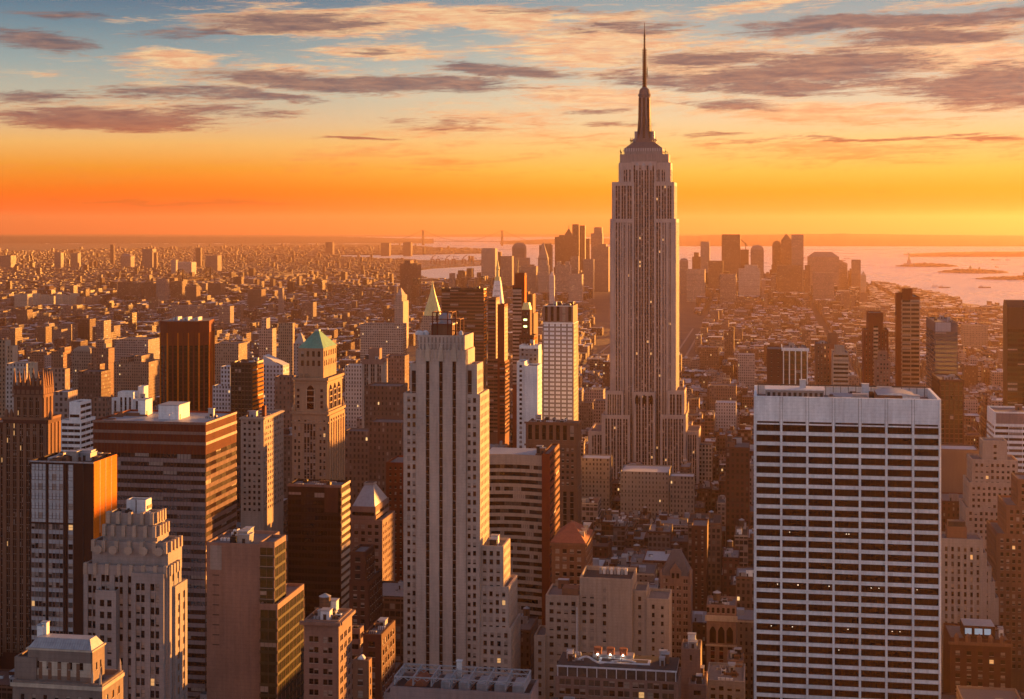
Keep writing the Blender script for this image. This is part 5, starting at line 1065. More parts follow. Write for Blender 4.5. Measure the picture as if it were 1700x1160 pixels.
# ------------------------------------------------------------------ ground, water, islands, hills
def polar(name, cols, rows, zf, matname, kind='structure', label=None):
    """sheet over azimuth columns; rows(i) gives the list of distances along column i"""
    v = []; f = []
    for az, ds in cols:
        for D in ds: x, y = D*math.sin(az), D*math.cos(az); v.append((x, y, zf(D, az)))
    n = len(cols[0][1])
    for i in range(len(cols)-1):
        for j in range(n-1): f.append((i*n+j, (i+1)*n+j, (i+1)*n+j+1, i*n+j+1))
    me = bpy.data.meshes.new(name); me.from_pydata(v, [], f); me.materials.append(M[matname]); me.update()
    o = bpy.data.objects.new(name, me); COL.objects.link(o); o['kind'] = kind
    if label: o['label'] = label
    return o
def watermat():
    m, N, B = mat('water'); g = N.node('ShaderNodeNewGeometry').outputs['Position']; X, Y, Z = N.sep(g)
    B.inputs['Base Color'].default_value = (.72,.80,.80,1); B.inputs['Roughness'].default_value = .30; B.inputs['Specular IOR Level'].default_value = .35
    n = N.noise(N.comb(N.m('MULTIPLY', X, .004), N.m('MULTIPLY', Y, .0016)), 1.0, 6, .62)
    n2 = N.noise(N.comb(N.m('MULTIPLY', X, .05), N.m('MULTIPLY', Y, .02)), 1.0, 4, .6)
    bp = N.node('ShaderNodeBump'); bp.inputs['Strength'].default_value = 1.0; bp.inputs['Distance'].default_value = 14
    N.put(bp.inputs['Height'], N.m('ADD', n2, N.m('MULTIPLY', n, .6))); N.l.new(bp.outputs[0], B.inputs['Normal'])
    N.put(B.inputs['Roughness'], N.mr(n, .35, .65, .22, .42))
watermat()
def groundmat():
    m, N, B = mat('ground'); g = N.node('ShaderNodeNewGeometry').outputs['Position']
    n = N.noise(g, .012, 6, .65); n2 = N.noise(g, .2, 4, .6)
    N.put(B.inputs['Base Color'], N.ramp(N.m('ADD', N.m('MULTIPLY', n, .7), N.m('MULTIPLY', n2, .3)), [(.3, (.035,.03,.028)), (.5, (.07,.05,.042)), (.7, (.12,.085,.065))])); B.inputs['Roughness'].default_value = .9
groundmat()
def woodmat():
    m, N, B = mat('woods'); g = N.node('ShaderNodeNewGeometry').outputs['Position']; n = N.noise(g, .03, 5, .7)
    N.put(B.inputs['Base Color'], N.ramp(n, [(.35, (.05,.035,.025)), (.6, (.11,.075,.045))])); B.inputs['Roughness'].default_value = 1
woodmat(); wallmat('hill_wood', (.03,.018,.012), var=.5, small=.01)
azs = [math.radians(a) for a in range(-180, 181, 4)]; azs = sorted(set(azs+[math.radians(a*.5) for a in range(-60, 61)]))
wr = [0, 300, 1000, 2500, 5000, 8000, 12000, 17000, 23000, 30000, 38000, 44000, 48500]
polar('water', [(a, wr) for a in azs], None, lambda D, a: gz(D)-2.5, 'water')
FAR = [(-400,404),(0,404),(300,404),(620,404.5),(690,408),(720,411),(800,413),(806,430),(850,452),(1000,456),(1130,458),(1300,462),(1440,470),(1480,476),(1540,489),(1600,503),(1700,514),(1900,560),(2300,640)]
def far_row(px):
    for (a, b), (c, d) in zip(FAR, FAR[1:]):
        if a <= px <= c: return b+(d-b)*(px-a)/(c-a)
    return FAR[0][1] if px < FAR[0][0] else FAR[-1][1]
rr = random.Random(5); cols = []
for i in range(241):
    px = -900+3400*i/240; D = ground_at(px, far_row(px)+rr.uniform(-.8, .8))[1]; az = math.atan((px-CX)/F)
    R_ = D/math.cos(az); cols.append((az, [R_*(k/24)**1.6 for k in range(25)]))
polar('ground', cols, None, lambda D, a: gz(D*math.cos(a)), 'ground')
q = MB(); q.box(-2500, 2500, -3000, 40, -2.3, -.4, 'ground'); o = q.build('ground'); o['kind'] = 'structure'
def patch(pts_top, pts_bot, name, matname, dz, kind='structure', label=None, n=40):
    """strip between two outlines given in photo pixels, laid on the ground"""
    def at(L, x):
        for (a, b), (c, d) in zip(L, L[1:]):
            if a <= x <= c: return b+(d-b)*(x-a)/(c-a)
        return L[-1][1]
    x0, x1 = max(pts_top[0][0], pts_bot[0][0]), min(pts_top[-1][0], pts_bot[-1][0]); v = []; f = []
    for i in range(n+1):
        x = x0+(x1-x0)*i/n; yb, yt = at(pts_bot, x), at(pts_top, x)
        for k in range(5): X, Y = ground_at(x, yb+(yt-yb)*k/4); v.append((X, Y, gz(Y)+dz))
    for i in range(n):
        for k in range(4): a = i*5+k; f.append((a, a+5, a+6, a+1))
    me = bpy.data.meshes.new(name); me.from_pydata(v, [], f); me.materials.append(M[matname]); me.update(); o = bpy.data.objects.new(name, me); COL.objects.link(o); tag(o, label, None, None, kind); return o
PATCH = [([(560,424),(700,423),(800,421),(870,420)], [(560,427),(640,431),(720,433),(800,432),(870,431)]),
         ([(688,450),(720,446),(800,441),(860,440)], [(688,456),(715,464),(760,466),(800,462),(860,458)])]
for a, c in PATCH: patch(a, c, 'river', 'water', 1.0)
def in_patch(px, py):
    for t, b in PATCH:
        if t[0][0] <= px <= t[-1][0]:
            f = lambda L: next((p[1]+(q[1]-p[1])*(px-p[0])/(q[0]-p[0]) for p, q in zip(L, L[1:]) if p[0] <= px <= q[0]), 0)
            if f(t)-.3 < py < f(b)+.3: return True
    return False
def ridge(name, px0, px1, ybase, prof, D, depth, seed, m_='hill_wood', jit=.6, kind='structure'):
    rr = random.Random(seed); n = int((px1-px0)/5)+2; v = []; f = []; ph = [rr.uniform(0, 6) for _ in range(6)]
    for i in range(n):
        x = px0+(px1-px0)*i/(n-1); yt = None
        for (a, b), (c, d) in zip(prof, prof[1:]):
            if a <= x <= c: yt = b+(d-b)*(x-a)/(c-a)
        yt = (yt if yt is not None else prof[-1][1])+jit*(math.sin(x*.021+ph[0])*.5+math.sin(x*.09+ph[1])*.3+rr.uniform(-.3, .3))
        for k in range(7):
            t = k/6; Dk = D+depth*t; zt = EYE-(yt-HY)/F*(D+depth*.6); g = gz(Dk); hgt = (zt-g)*math.sin(min(1, t/.6)*math.pi/2)**.8 if t < .6 else (zt-g)*(1-(t-.6)/.4*.6)
            v.append(((x-CX)/F*Dk, Dk, g-3+max(0, hgt)*(1 if k else 0)))
    for i in range(n-1):
        for k in range(6): a = i*7+k; f.append((a, a+7, a+8, a+1))
    me = bpy.data.meshes.new(name); me.from_pydata(v, [], f); me.materials.append(M[m_]); me.update(); o = bpy.data.objects.new(name, me); COL.objects.link(o); o['kind'] = kind
    return o
ridge('hills', 1080, 1760, 413, [(1080,396),(1130,390),(1200,388.5),(1300,387.5),(1400,386.5),(1500,387.5),(1600,389),(1760,391)], 17000, 6000, 1)
ridge('hills', 830, 1130, 405, [(830,402),(870,398.5),(920,396),(1000,394.5),(1130,392)], 18600, 4500, 2)
ridge('hills', -100, 1800, 400, [(-100,389.5),(200,389),(600,390),(900,387.5),(1100,387.5),(1500,388),(1800,389.5)], 33000, 9000, 3, jit=.35)
ridge('hills', -120, 720, 405, [(-120,392.5),(100,391.5),(300,392.5),(500,391.8),(620,393.5),(720,398)], 19500, 7000, 6, jit=.4)
ridge('hills', 1510, 1800, 425, [(1510,420),(1560,417.5),(1640,416.5),(1800,416)], 11400, 900, 4, m_='woods', jit=.5)
patch([(1500,421.5),(1560,419),(1640,418),(1800,417)], [(1500,422.5),(1560,423.5),(1640,424.5),(1800,425.5)], 'pier_ground', 'ground', 1)
def island(px0, px1, yc, hw, label, seed, htree=16, name='island'):
    D = ground_at((px0+px1)/2, yc)[1]; rr = random.Random(seed); n = 36; v = []; f = []; X0, X1 = (px0-CX)/F*D, (px1-CX)/F*D
    q = MB(); top = []; bot = []
    for i in range(n+1):
        t = i/n; e_ = math.sin(math.pi*t)**.5; x = X0+(X1-X0)*t
        for k in range(7):
            w_ = (k-3)/3; y = D+w_*hw*e_; g = gz(y)-2.4
            h = 4+(htree*(.35+.65*rr.random())*math.sin(math.pi*min(1, max(0, (t-.1)/.85)))**.5 if abs(w_) < .9 and .12 < t < .97 else 0)
            v.append((x, y, g+(0 if abs(w_) == 1 else h)))
    for i in range(n):
        for k in range(6): a = i*7+k; f.append((a, a+7, a+8, a+1))
    me = bpy.data.meshes.new(name); me.from_pydata(v, [], f); me.materials.append(M['woods']); me.update(); o = bpy.data.objects.new(name, me); COL.objects.link(o); tag(o, label, None, None, 'structure'); return D
D1 = island(1487, 1590, 441, 150, 'low wooded island with a statue on it', 1)
D2 = island(1558, 1672, 451, 190, 'low wooded island with a few buildings', 2, 13)
D3 = island(1620, 1760, 462, 120, 'pier headland reaching into the bay', 3, 8)
# statue on its star-shaped base
b = Bld('statue', 'tiny statue with a raised arm on its pedestal, standing on the wooded island', 'statue', 1509, D1-40, 'copper_green'); r = b.root; z = 6
q = MB(); q.rings(0, 0, [(34,z),(32,z+10)], 11, 'grey_stone'); q.frus(-12, 12, -12, 12, z+10, -8, 8, -8, 8, z+32, 'grey_stone'); q.build('pedestal', r)
q = MB(); q.rings(0, 0, [(6.5,z+32),(5.5,z+44),(4.6,z+54),(4.8,z+60),(1.6,z+63),(2.6,z+66),(2.4,z+70),(.6,z+72)], 10, 'copper_green'); q.beam((-3, 0, z+59), (-7, 0, z+74), 1.4, 'copper_green'); q.box(-8.3, -5.9, -1.2, 1.2, z+74, z+79, 'copper_green')
for i in range(7): a = math.pi*i/6; q.beam((0, 0, z+70), (4.5*math.cos(a), 0, z+71+4*math.sin(a)), .4, 'copper_green')
q.build('figure', r); b.done()
for (px, y, D_, lb) in ((1600, 444.5, D2, 'long hall building with small turrets on the low island'), (1690, 455, D3, 'domed terminal building on the pier headland')):
    b = Bld('hall', lb, 'building', px, D_-20, 'brown_brick'); o = b.sec(px, px+38, y+2.5, L=30); q = MB(); q.rings(o[1]*.3, 10, [(9,o[4]-2),(7,o[4]+12),(1,o[4]+20)], 8, 'copper_green'); q.rings(o[1]*.7, 10, [(6,o[4]-2),(5,o[4]+9),(1,o[4]+14)], 8, 'copper_green'); q.build('turret', b.root); b.done()

# ------------------------------------------------------------------ suspension bridges
def bridge(label, t0, t1, Dm0, Dm1, px_ends, tow_top, deck_y, base_y, m_, short, legw=10, tw=30):
    """t0, t1: photo columns of the towers at distances Dm0, Dm1"""
    A = Vector(((t0-CX)/F*Dm0, Dm0, 0)); B_ = Vector(((t1-CX)/F*Dm1, Dm1, 0)); d = (B_-A); span = d.length; d.normalize(); nrm = Vector((-d.y, d.x, 0))
    root = bpy.data.objects.new('suspension_bridge', None); COL.objects.link(root); root.location = (A.x, A.y, gz(Dm0)); tag(root, label, 'bridge')
    zt = EYE-(tow_top-HY)/F*Dm0-gz(Dm0); zd = EYE-(deck_y-HY)/F*Dm0-gz(Dm0)
    def bar(mb, p, q, r): mb.beam(tuple(p), tuple(q), r, m_)
    for i, o_ in enumerate((Vector((0,0,0)), d*span)):
        q = MB()
        for s_ in (-1, 1):
            c = o_+nrm*s_*tw/2*.8; bar(q, c+Vector((0,0,-5)), c+Vector((0,0,zt)), legw)
        for h in (zt-legw*.8, zd-4, zd*.5): bar(q, o_-nrm*tw*.4+Vector((0,0,h)), o_+nrm*tw*.4+Vector((0,0,h)), legw*.5)
        q.build('tower', root)
    e0, e1 = -span*.38, span*1.38
    q = MB(); n = 24
    for k in range(n): 
        a, b_ = e0+(e1-e0)*k/n, e0+(e1-e0)*(k+1)/n; bow = lambda s: zd+6*(1-((s-span/2)/(span*.9))**2)-6
        for s_ in (-1, 1): bar(q, d*a+nrm*s_*tw*.3+Vector((0,0,bow(a))), d*b_+nrm*s_*tw*.3+Vector((0,0,bow(b_))), max(3.0, legw*.35))
    q.build('deck', root)
    for s_ in (-1, 1):
        q = MB(); cab = []
        for k in range(n+1): 
            u = k/n; cab.append((span*u, zd+8+(zt-zd-8)*(2*u-1)**2))
        for k in range(7): u = k/6; cab.insert(k, (e0*(1-u), zd+(zt-zd)*u**1.3)); 
        for k in range(1, 7): u = k/6; cab.append((span+(e1-span)*u, zt+(zd-zt)*(1-(1-u)**1.3)))
        for (a, za), (b_, zb) in zip(cab, cab[1:]): bar(q, d*a+nrm*s_*tw*.4+Vector((0,0,za)), d*b_+nrm*s_*tw*.4+Vector((0,0,zb)), max(1.0, legw*.13))
        for a, za in cab[::2]: bar(q, d*a+nrm*s_*tw*.4+Vector((0,0,za)), d*a+nrm*s_*tw*.4+Vector((0,0,zd)), max(.5, legw*.05))
        q.build('cable', root)
bridge('long suspension bridge with two slender towers on the horizon', 702.5, 833.5, 17800, 17300, None, 381.5, 400, 407, 'dark_metal', '', 8, 34)
bridge('suspension bridge with steel towers fading into the left haze', 346, 300, 6300, 6000, None, 443, 461, 466, 'dark_brown', '', 2.6, 24)
bridge('bluish suspension bridge just right of the left-hand one', 450, 505, 6500, 6900, None, 444, 459, 466, 'slate', '', 3, 26)

# ------------------------------------------------------------------ far towers standing alone: downtown, Brooklyn, the east side
DOWN = 'towers of the downtown skyline'
def far_tower(x1, x2, yt, x3, D, col, win, label, cat='skyscraper', top=None, steps=(), group=None, name='far_tower', roof=(.12,.10,.10), lit=None, vis=None):
    P0 = ((x1-CX)/F*D, D); z0 = gz(D); root = bpy.data.objects.new(name, None); COL.objects.link(root); root.location = (P0[0], P0[1], z0); root.rotation_euler = (0, 0, -TH); tag(root, label, cat, group)
    def fx(px, ly=0): X, Y = P0[0]+ly*ST, P0[1]+ly*CT; u = (px-CX)/F; return (u*Y-X)/(CT+u*ST)
    T = lambda x, y: (x, y); zt = EYE-(yt-HY)/F*D-z0; W = fx(x2)
    X1 = P0[0]+W*CT; Y1 = P0[1]-W*ST; L = None
    if x3: u = (x3-CX)/F; L = (u*Y1-X1)/(ST-u*CT)
    if L is None or L < 4 or L > 120: L = min(60, max(14, W*.9))
    m = BM(); m.box(T, 0, W, 0, L, 0, zt, col, win, roof, 1.0); m.build('wall', root)
    for k, (a, c, y) in enumerate(steps):
        s_ = BM(); xa, xb = fx(a), fx(c); zz = EYE-(y-HY)/F*D-z0; ly = .6+k*.7 if y < yt else -3-k*2.0
        s_.box(T, xa, xb, ly, (L-1-k) if y < yt else L*.6, (zt-1) if y < yt else 0, zz, col, win, roof, .6); s_.build('setback', root)
        if y < yt: lastx = (xa, xb, zz, ly)
    if top:
        kind, y = top[0], top[1]; zz = EYE-(y-HY)/F*D-z0; c2 = top[2] if len(top) > 2 else col
        xa, xb, zb = (0, W, zt)
        if steps and any(s[2] < yt for s in steps): xa, xb, zb, _ = lastx
        s_ = BM()
        if kind == 'pyr': s_.pyr(T, xa, xb, .5, L-.5 if not steps else L*.8, zb-.9, zz, c2, .06)
        elif kind == 'mansard': s_.pyr(T, xa, xb, .5, L-.5, zb-.9, zz, c2, .55)
        elif kind == 'dome':
            prev = 1.0
            for k in range(1, 6):
                r = math.cos(k/5*math.pi/2*.97); z_a = zb-.9+(zz-zb)*math.sin((k-1)/5*math.pi/2); z_b = zb-.9+(zz-zb)*math.sin(k/5*math.pi/2); mx, my = (xa+xb)/2, L/2
                w2, l2 = (xb-xa)/2*prev, (L/2-.5)*prev; s_.pyr(T, mx-w2, mx+w2, my-l2, my+l2, z_a, z_b, c2, r/prev); prev = r
        elif kind == 'slant':
            P = [(xa,.5),(xb,.5),(xb,L-.5),(xa,L-.5)]; hs = [zz, zb, zb, zz]
            s_.plain([(*p, h) for p, h in zip(P, hs)], c2); s_.plain([(*P[0], zb-1), (*P[1], zb-1), (*P[0], zz)], c2); s_.plain([(*P[3], zb-1), (*P[0], zb-1), (*P[0], zz), (*P[3], zz)], c2)
        s_.build('roof', root)
        if len(top) > 3:
            q = MB(); mx = (xa+xb)/2; zs = EYE-(top[3]-HY)/F*D-z0; q.rings(mx, L/2, [(1.6, zz-4), (.5, zs)], 6, 'dark_metal'); q.build('spire', root)
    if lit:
        q = MB(); q.box(W, W+.4, 0, L, zt*.2, zt, 'cream', True); q.build('painted_sun_side', root)  # pale side slab: sunlight put into the colour of the flank
    s0 = P0[0]*ST+P0[1]*CT; t0 = P0[0]*CT-P0[1]*ST; FOOT.append((t0-2, t0+W+2, s0-2, s0+L+2))
    pr = CX+F*(P0[0]+W*CT+L*ST)/(P0[1]-W*ST+L*CT); VIS.append((min(x1, pr)-1, max(x2, pr)+1, D, vis or (yt+45), yt)); return root
g1, g2, g3, g4, g5 = (.16,.13,.12), (.23,.18,.16), (.10,.06,.05), (.32,.27,.24), (.13,.075,.055)
LIST = [
 (799,822,412,None,5600,g4,.5,'pale grey slab left of the downtown skyline'), (831,850,425,None,5300,g2,.5,'low wide mauve block beside the pale grey slab'),
 (850,871,412,None,6100,g1,.4,'tower with a small domed cap, leftmost of the dark downtown towers',('dome',402)), (843,876,428,None,5800,g2,.4,'broad base block under the dome-capped tower'),
 (895,915,407,None,5900,g5,.4,'brown slab with a notched top, left of the spired cluster',None,((899,913,404.5),)), (893,909,428,None,5200,g2,.4,'tapering pale tower before the notched brown slab',('pyr',402)),
 (921,937,393,None,6300,g3,.4,'dark shoulder block at the left of the tallest downtown cluster',None,((928,936,390),)), (936,951,391,None,6200,g3,.3,'dark tower ending in a pointed pyramid spire',('pyr',379,g3,373)),
 (950,961,372,None,6000,g3,.4,'tallest downtown tower with a flat dark top'), (962,971,374,None,6050,g5,.3,'rust-edged twin beside the tallest downtown tower',None,(),1), (972,979,396,None,6300,g5,.4,'narrow stub right of the rust-edged twin'),
 (981,1000,387,None,6400,g2,.5,'stepped mauve slab next to the tallest tower\'s left edge',None,((986,999,377),)), (983,1010,409,None,5500,g1,.3,'wide dark block with a flat roof left of the tallest tower',None,((992,1006,405),)),
 (912,920,458,None,4200,(.55,.5,.48),.3,'little white tower with a pointed cap amid the downtown haze',('pyr',450)), (861,890,442,None,5000,g2,.5,'pale wide block behind the balcony-banded tower'), (893,911,440,None,4700,g4,.5,'grey stepped block in the downtown haze',None,((896,908,432),)),
 (922,946,440,None,4900,g4,.6,'ornate pale tower with paired turrets in the haze',None,((924,929,434),(938,944,434))), (947,960,425,None,5100,g2,.5,'slim mauve tower below the tallest downtown cluster'), (968,985,430,None,5000,g2,.4,'mauve block filling the gap right of the slim mauve tower'), (944,966,455,None,4500,g4,.5,'low pale block at the foot of the downtown towers'),
 (1128,1142,434,None,5300,g2,.4,'round-shouldered block at the right edge of the tallest tower',('dome',428)), (1149,1163,426,None,5700,g5,.4,'small brown stepped tower left of a pale slim one',None,((1152,1160,419),)), (1163,1178,401,None,5600,g4,.5,'pale slim tower right of the tallest tower'),
 (1176,1200,433,None,5200,g5,.4,'low brown block at the foot of the pale slim tower'), (1198,1229,389,None,5500,g5,.35,'big dark rust slab with a flat top in the right downtown group'), (1229,1243,414,None,5700,g3,.2,'unfinished dark tower below a construction crane'), 
 (1246,1268,415,None,5600,g2,.4,'round-topped mauve tower right of the construction crane',('dome',406)), (1282,1297,408,None,5700,g5,.4,'domed shoulder left of the glass pyramid tower',('dome',399)), (1297,1314,398,None,5650,g5,.4,'downtown tower topped by a small pyramid',('pyr',388)),
 (1314,1334,389,None,5500,g2,.45,'flat-topped slab glowing at its middle, right of the small pyramid'), (1341,1393,426,None,5500,g2,.4,'broad chamfered block, widest of the right downtown group',('mansard',418)), (1392,1407,437,None,5600,g2,.4,'sloping annex right of the broad chamfered block',('slant',430)),
 (1414,1429,431,None,5500,g1,.35,'lone dark tower at the downtown waterfront'), (1429,1438,457,None,5450,(.5,.38,.25),.3,'little bright tower with a lantern top at the water\'s edge',('pyr',450)), (1336,1345,440,None,5450,g5,.4,'narrow block left of the broad chamfered block'),
 (1226,1262,446,None,4600,(.46,.38,.32),.4,'pale sunlit stepped block below the construction crane',None,((1236,1258,440),)), (1290,1332,440,None,5000,g5,.4,'brown base blocks under the small pyramid tower'), (1140,1170,447,None,4800,g4,.5,'pale low block in the haze right of the tallest tower'),
 (1350,1385,452,None,4700,g2,.4,'mauve flat block in front of the broad chamfered block'), (1195,1222,455,None,4400,g2,.5,'hazy mauve block in front of the rust slab'),
]
for (x1, x2, yt, x3, D, col, win, lab, *rest) in LIST:
    top = rest[0] if rest else None; steps = rest[1] if len(rest) > 1 else ()
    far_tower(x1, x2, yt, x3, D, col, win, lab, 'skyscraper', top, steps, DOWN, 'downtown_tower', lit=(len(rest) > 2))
q = MB(); X = lambda px: (px-CX)/F*5690; Zf = lambda y: EYE-(y-HY)/F*5690
cr = bpy.data.objects.new('construction_crane', None); COL.objects.link(cr); cr.location = (X(1238), 5690, Zf(414)); tag(cr, 'thin crane leaning over the unfinished downtown tower', 'crane')
q.beam((0,0,0), (0,0,26), 1.2, 'dark_metal'); q.build('mast', cr); q = MB(); q.beam((6,0,14), (-24,0,44), 1.0, 'dark_metal'); q.build('jib', cr)
EAST = [
 (0,18,424,None,8200,g1,.4,'hazy grey tower at the far left edge'), (90,101,419,None,8200,g1,.4,'slim hazy tower right of the left-edge grey one'), (117,129,420,None,8400,g1,.4,'slim hazy tower, second from the left-edge grey one'), (183,188.5,406,None,8800,g3,.1,'needle-thin clock tower rising from the far borough'), (201,217,425,None,8300,g2,.4,'stepped hazy tower beside the needle-thin clock tower',('mansard',421)),
 (236,253,413,None,8000,g1,.4,'boxy hazy tower right of the needle-thin clock tower'), (255,260,419,None,7900,g5,.3,'thin tower touching the boxy hazy tower'), (284,292,431,None,7000,g4,.4,'pale slim block left of the white hazy slab'), (291,318,435,None,7100,(.42,.38,.35),.5,'white hazy slab above the steel bridge',), (325,333,411,None,8300,g3,.3,'dark slim tower with one glowing edge',), (341,361,424,None,7600,g1,.4,'wide grey tower behind the steel bridge tower',),
 (24,44,488,None,4300,(.36,.32,.26),.3,'cream housing slab at the left, standing apart'), (213,234,470,None,4700,g5,.4,'red-brown housing tower, leftmost of the dark group'), (240,255,468,None,4650,g5,.4,'red-brown housing tower, second of the dark group'), (259,275,463,None,4600,g2,.4,'rust housing tower taller than its neighbours'), (283,302,467,None,4700,g5,.4,'red-brown housing tower, fourth of the dark group'), (307,326,475,None,4500,g5,.3,'dark red housing block right of the dark group'), (345,367,470,None,4900,g5,.4,'wide red housing tower below the steel bridge'), (195,213,468,None,4750,g3,.4,'dark slab with orange tinge left of the red-brown towers'),
 (27,45,514,None,3600,g5,.3,'plain brown tower alone among low roofs, left side'), (285,327,508,None,3700,g2,.5,'long brown apartment slab above the red ribbed tower'), (363,382,508,None,3500,g2,.5,'tan apartment tower with water tank, upper left'),
 (411,434,480,None,4200,g5,.3,'dark reddish block among the left-centre roofs'), (462,469,478,None,3900,g2,.2,'thin grey slab tower, bluish-lit, left of centre'), (384,407,568,None,2100,g4,.5,'buff tower with small bay windows behind the bronze finned tower'), (540,552,402,None,11500,g3,.2,'hazy block on the far shore, left of two others'), (632,646,403,None,11500,g3,.2,'hazy block on the far shore, largest of three'), (669,682,402,None,11500,g3,.2,'hazy block on the far shore, nearest the long bridge'),
 (664,693,437,None,4800,(.13,.05,.04),.35,'dark red-brown tower with a notched top against the bright river',None,((671,681,432),)),
 (655,669,500,678,3000,g4,.3,'stone tower with a stepped lantern top and sunlit side',('pyr',478),((657,667,490),),1), (598,668,537,675,2300,(.40,.34,.29),.55,'long colonnaded block with many pale pilasters',),
 (146,166,604,174,1500,(.2,.115,.075),.4,'brown stepped slab crowned with a round-edged roof, left side'), (130,168,616,None,1450,g5,.45,'plain brown tower below the round-edged one'), (152,180,578,190,1750,(.22,.12,.08),.35,'dark brick slab with one fiery orange end wall'), (172,176,570,None,1760,(.4,.3,.2),0,'glowing stair tower on the dark brick slab'), (85,105,583,117,1700,(.2,.11,.07),.35,'brown slab with sunlit penthouse left of the dark brick slab',None,((97,107,576),)), (120,150,583,None,1800,(.24,.2,.16),.5,'greyish slab carrying a white rooftop ball',('dome',573)),
 (-8,9,565,17,1300,(.30,.2,.13),.4,'yellow-lit balcony tower at the left edge',None,(),1), (12,21,574,29,1280,(.34,.24,.16),.4,'yellow-lit banded tower next to the left edge',None,(),1), (10,44,603,None,1200,(.45,.4,.36),.4,'pale punched-window block under the yellow-lit towers'), (46,56,602,62,1150,(.45,.36,.25),.3,'bright yellow-lit block behind the stone pinnacles',None,(),1), (78,108,612,116,1180,(.27,.19,.15),.5,'beige block of small windows right of the stone pinnacles'), (90,113,650,115,1000,(.30,.22,.19),.55,'pinkish ribbed block between pinnacles and white stepped block'), 
 (155,176,660,184,1080,(.2,.12,.09),.45,'brown block with rooftop cabins behind the banded office block'), (190,246,563,None,2300,(.30,.26,.24),.6,'pale gridded apartment slab with dark penthouse, left of the red ribbed tower'), (190,247,600,None,1900,(.27,.19,.14),.5,'row of beige apartment wings left of the red ribbed tower',None,((200,212,592),(222,234,590))),
 (352,396,570,None,1900,(.30,.22,.16),.45,'tan apartment block with three bays right of the red ribbed tower'), (353,383,640,None,1320,(.52,.52,.55),.5,'white-banded block right of the red ribbed tower',None,((366,382,608),)), (436,470,606,None,1300,(.5,.5,.52),.45,'white terraced block right of the bronze finned tower',('slant',590)), (456,482,625,None,1150,(.2,.11,.08),.4,'dark red block left of the green-roofed tower'),
 (430,452,545,None,2000,g4,.5,'buff tower pair with an orange glint',None,((434,442,528),)), (462,486,536,489,1900,(.3,.22,.15),.45,'ribbed tan tower with bright corner, upper left of the green roof'), (487,505,570,None,1700,(.33,.3,.28),.4,'white cupola block right of the ribbed tan tower',('pyr',552)),
 (573,601,606,None,1400,(.46,.42,.4),.4,'white low block right of the green-roofed tower'), (640,672,590,None,1500,(.2,.12,.1),.45,'rusty brown block right of the mauve bay tower'), (606,664,640,None,1050,(.13,.07,.05),.35,'dark brown wide block with rows of lit windows'), (572,612,715,None,960,(.2,.13,.1),.45,'brown block right of the green-roofed tower shaft'), (612,668,700,None,930,(.13,.07,.05),.4,'dark brick block with scattered bright windows'),
 (1160,1182,738,None,1380,(.40,.32,.25),.6,'sandy gridded block right of the tallest tower\'s foot'), (1030,1110,782,None,1230,(.28,.25,.23),.3,'white-edged flat roof in front of the tallest tower'), (1112,1152,790,None,1180,(.24,.19,.16),.4,'grey roofed block right of the white-edged roof'), (965,1012,760,None,1250,(.25,.2,.17),.4,'square grey plinth left of the white-edged roof'),
 (985,1018,665,None,1700,(.28,.23,.2),.5,'grey stone hotel block touching the tallest tower\'s left side'), (962,984,668,None,1800,(.2,.14,.1),.4,'brown block at the tallest tower\'s left, behind'), (1178,1222,640,None,1900,(.2,.12,.09),.4,'arched brown warehouse right of the tallest tower'), (1225,1253,588,None,2200,(.33,.3,.28),.5,'white-corniced loft right of the tallest tower'), (1188,1222,668,None,1750,(.5,.47,.45),.4,'off-white loft right of the tallest tower'), 
 (1562,1625,745,None,1080,(.14,.10,.09),.0,'bluish white roof box behind the pale ziggurat block'), (1600,1640,540,None,3000,(.3,.22,.16),.4,'tan block on the hazy west side'),
]
for (x1, x2, yt, x3, D, col, win, lab, *rest) in EAST:
    top = rest[0] if rest else None; steps = rest[1] if len(rest) > 1 else ()
    cat = 'apartment block' if D < 6000 else 'far tower'
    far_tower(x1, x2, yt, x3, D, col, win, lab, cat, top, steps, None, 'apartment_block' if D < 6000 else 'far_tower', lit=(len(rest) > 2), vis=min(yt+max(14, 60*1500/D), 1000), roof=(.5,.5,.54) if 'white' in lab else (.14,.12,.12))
for i in range(9):   # the seven cream slabs of a housing estate and two neighbours
    x = 54+i*12.2+(i % 2)*1.5; far_tower(x, x+9+(i % 3), 487+(i*7 % 5)+(3 if i > 5 else 0), None, 4500+(i % 3)*60, (.40,.36,.28) if i < 6 else (.3,.18,.13), .3, ('cream' if i < 6 else 'tan')+' housing slab, '+['first','second','third','fourth','fifth','sixth','seventh','eighth','last'][i]+' from the left of the estate row', 'apartment block', group='housing estate slabs', name='housing_slab', vis=506)
# golden pyramid and white campanile
r = far_tower(690, 737, 548, None, 2300, (.33,.27,.22), .4, 'stone block under a golden octagonal pyramid roof', 'office tower', None, ((697,732,536),(700,730,524)), None, 'pyramid_tower', vis=560)
q = MB(); W = 30/F*2300; k = 2300/F; q.rings(14+9.5, 16, [(15.4*k*1.02, EYE-(524-HY)/F*2300-gz(2300)), (4.2*k, EYE-(486-HY)/F*2300-gz(2300)), (3.0*k, EYE-(480-HY)/F*2300-gz(2300)), (2.0*k, EYE-(476-HY)/F*2300-gz(2300)), (.1, EYE-(466-HY)/F*2300-gz(2300))], 8, 'gold', rot=math.pi/8); q.build('pyramid_roof', r)
r = far_tower(813, 836, 514, 839, 2450, (.42,.38,.35), .2, 'pale campanile tower with a steep tapering roof and golden lantern', 'clock tower', None, (), None, 'clock_tower', vis=560)
Zc = lambda y: EYE-(y-HY)/F*2450-gz(2450); q = MB(); q.frus(1, 22, 1, 22, Zc(514)-1, 6.5, 16.5, 6.5, 16.5, Zc(466), 'white_stone')
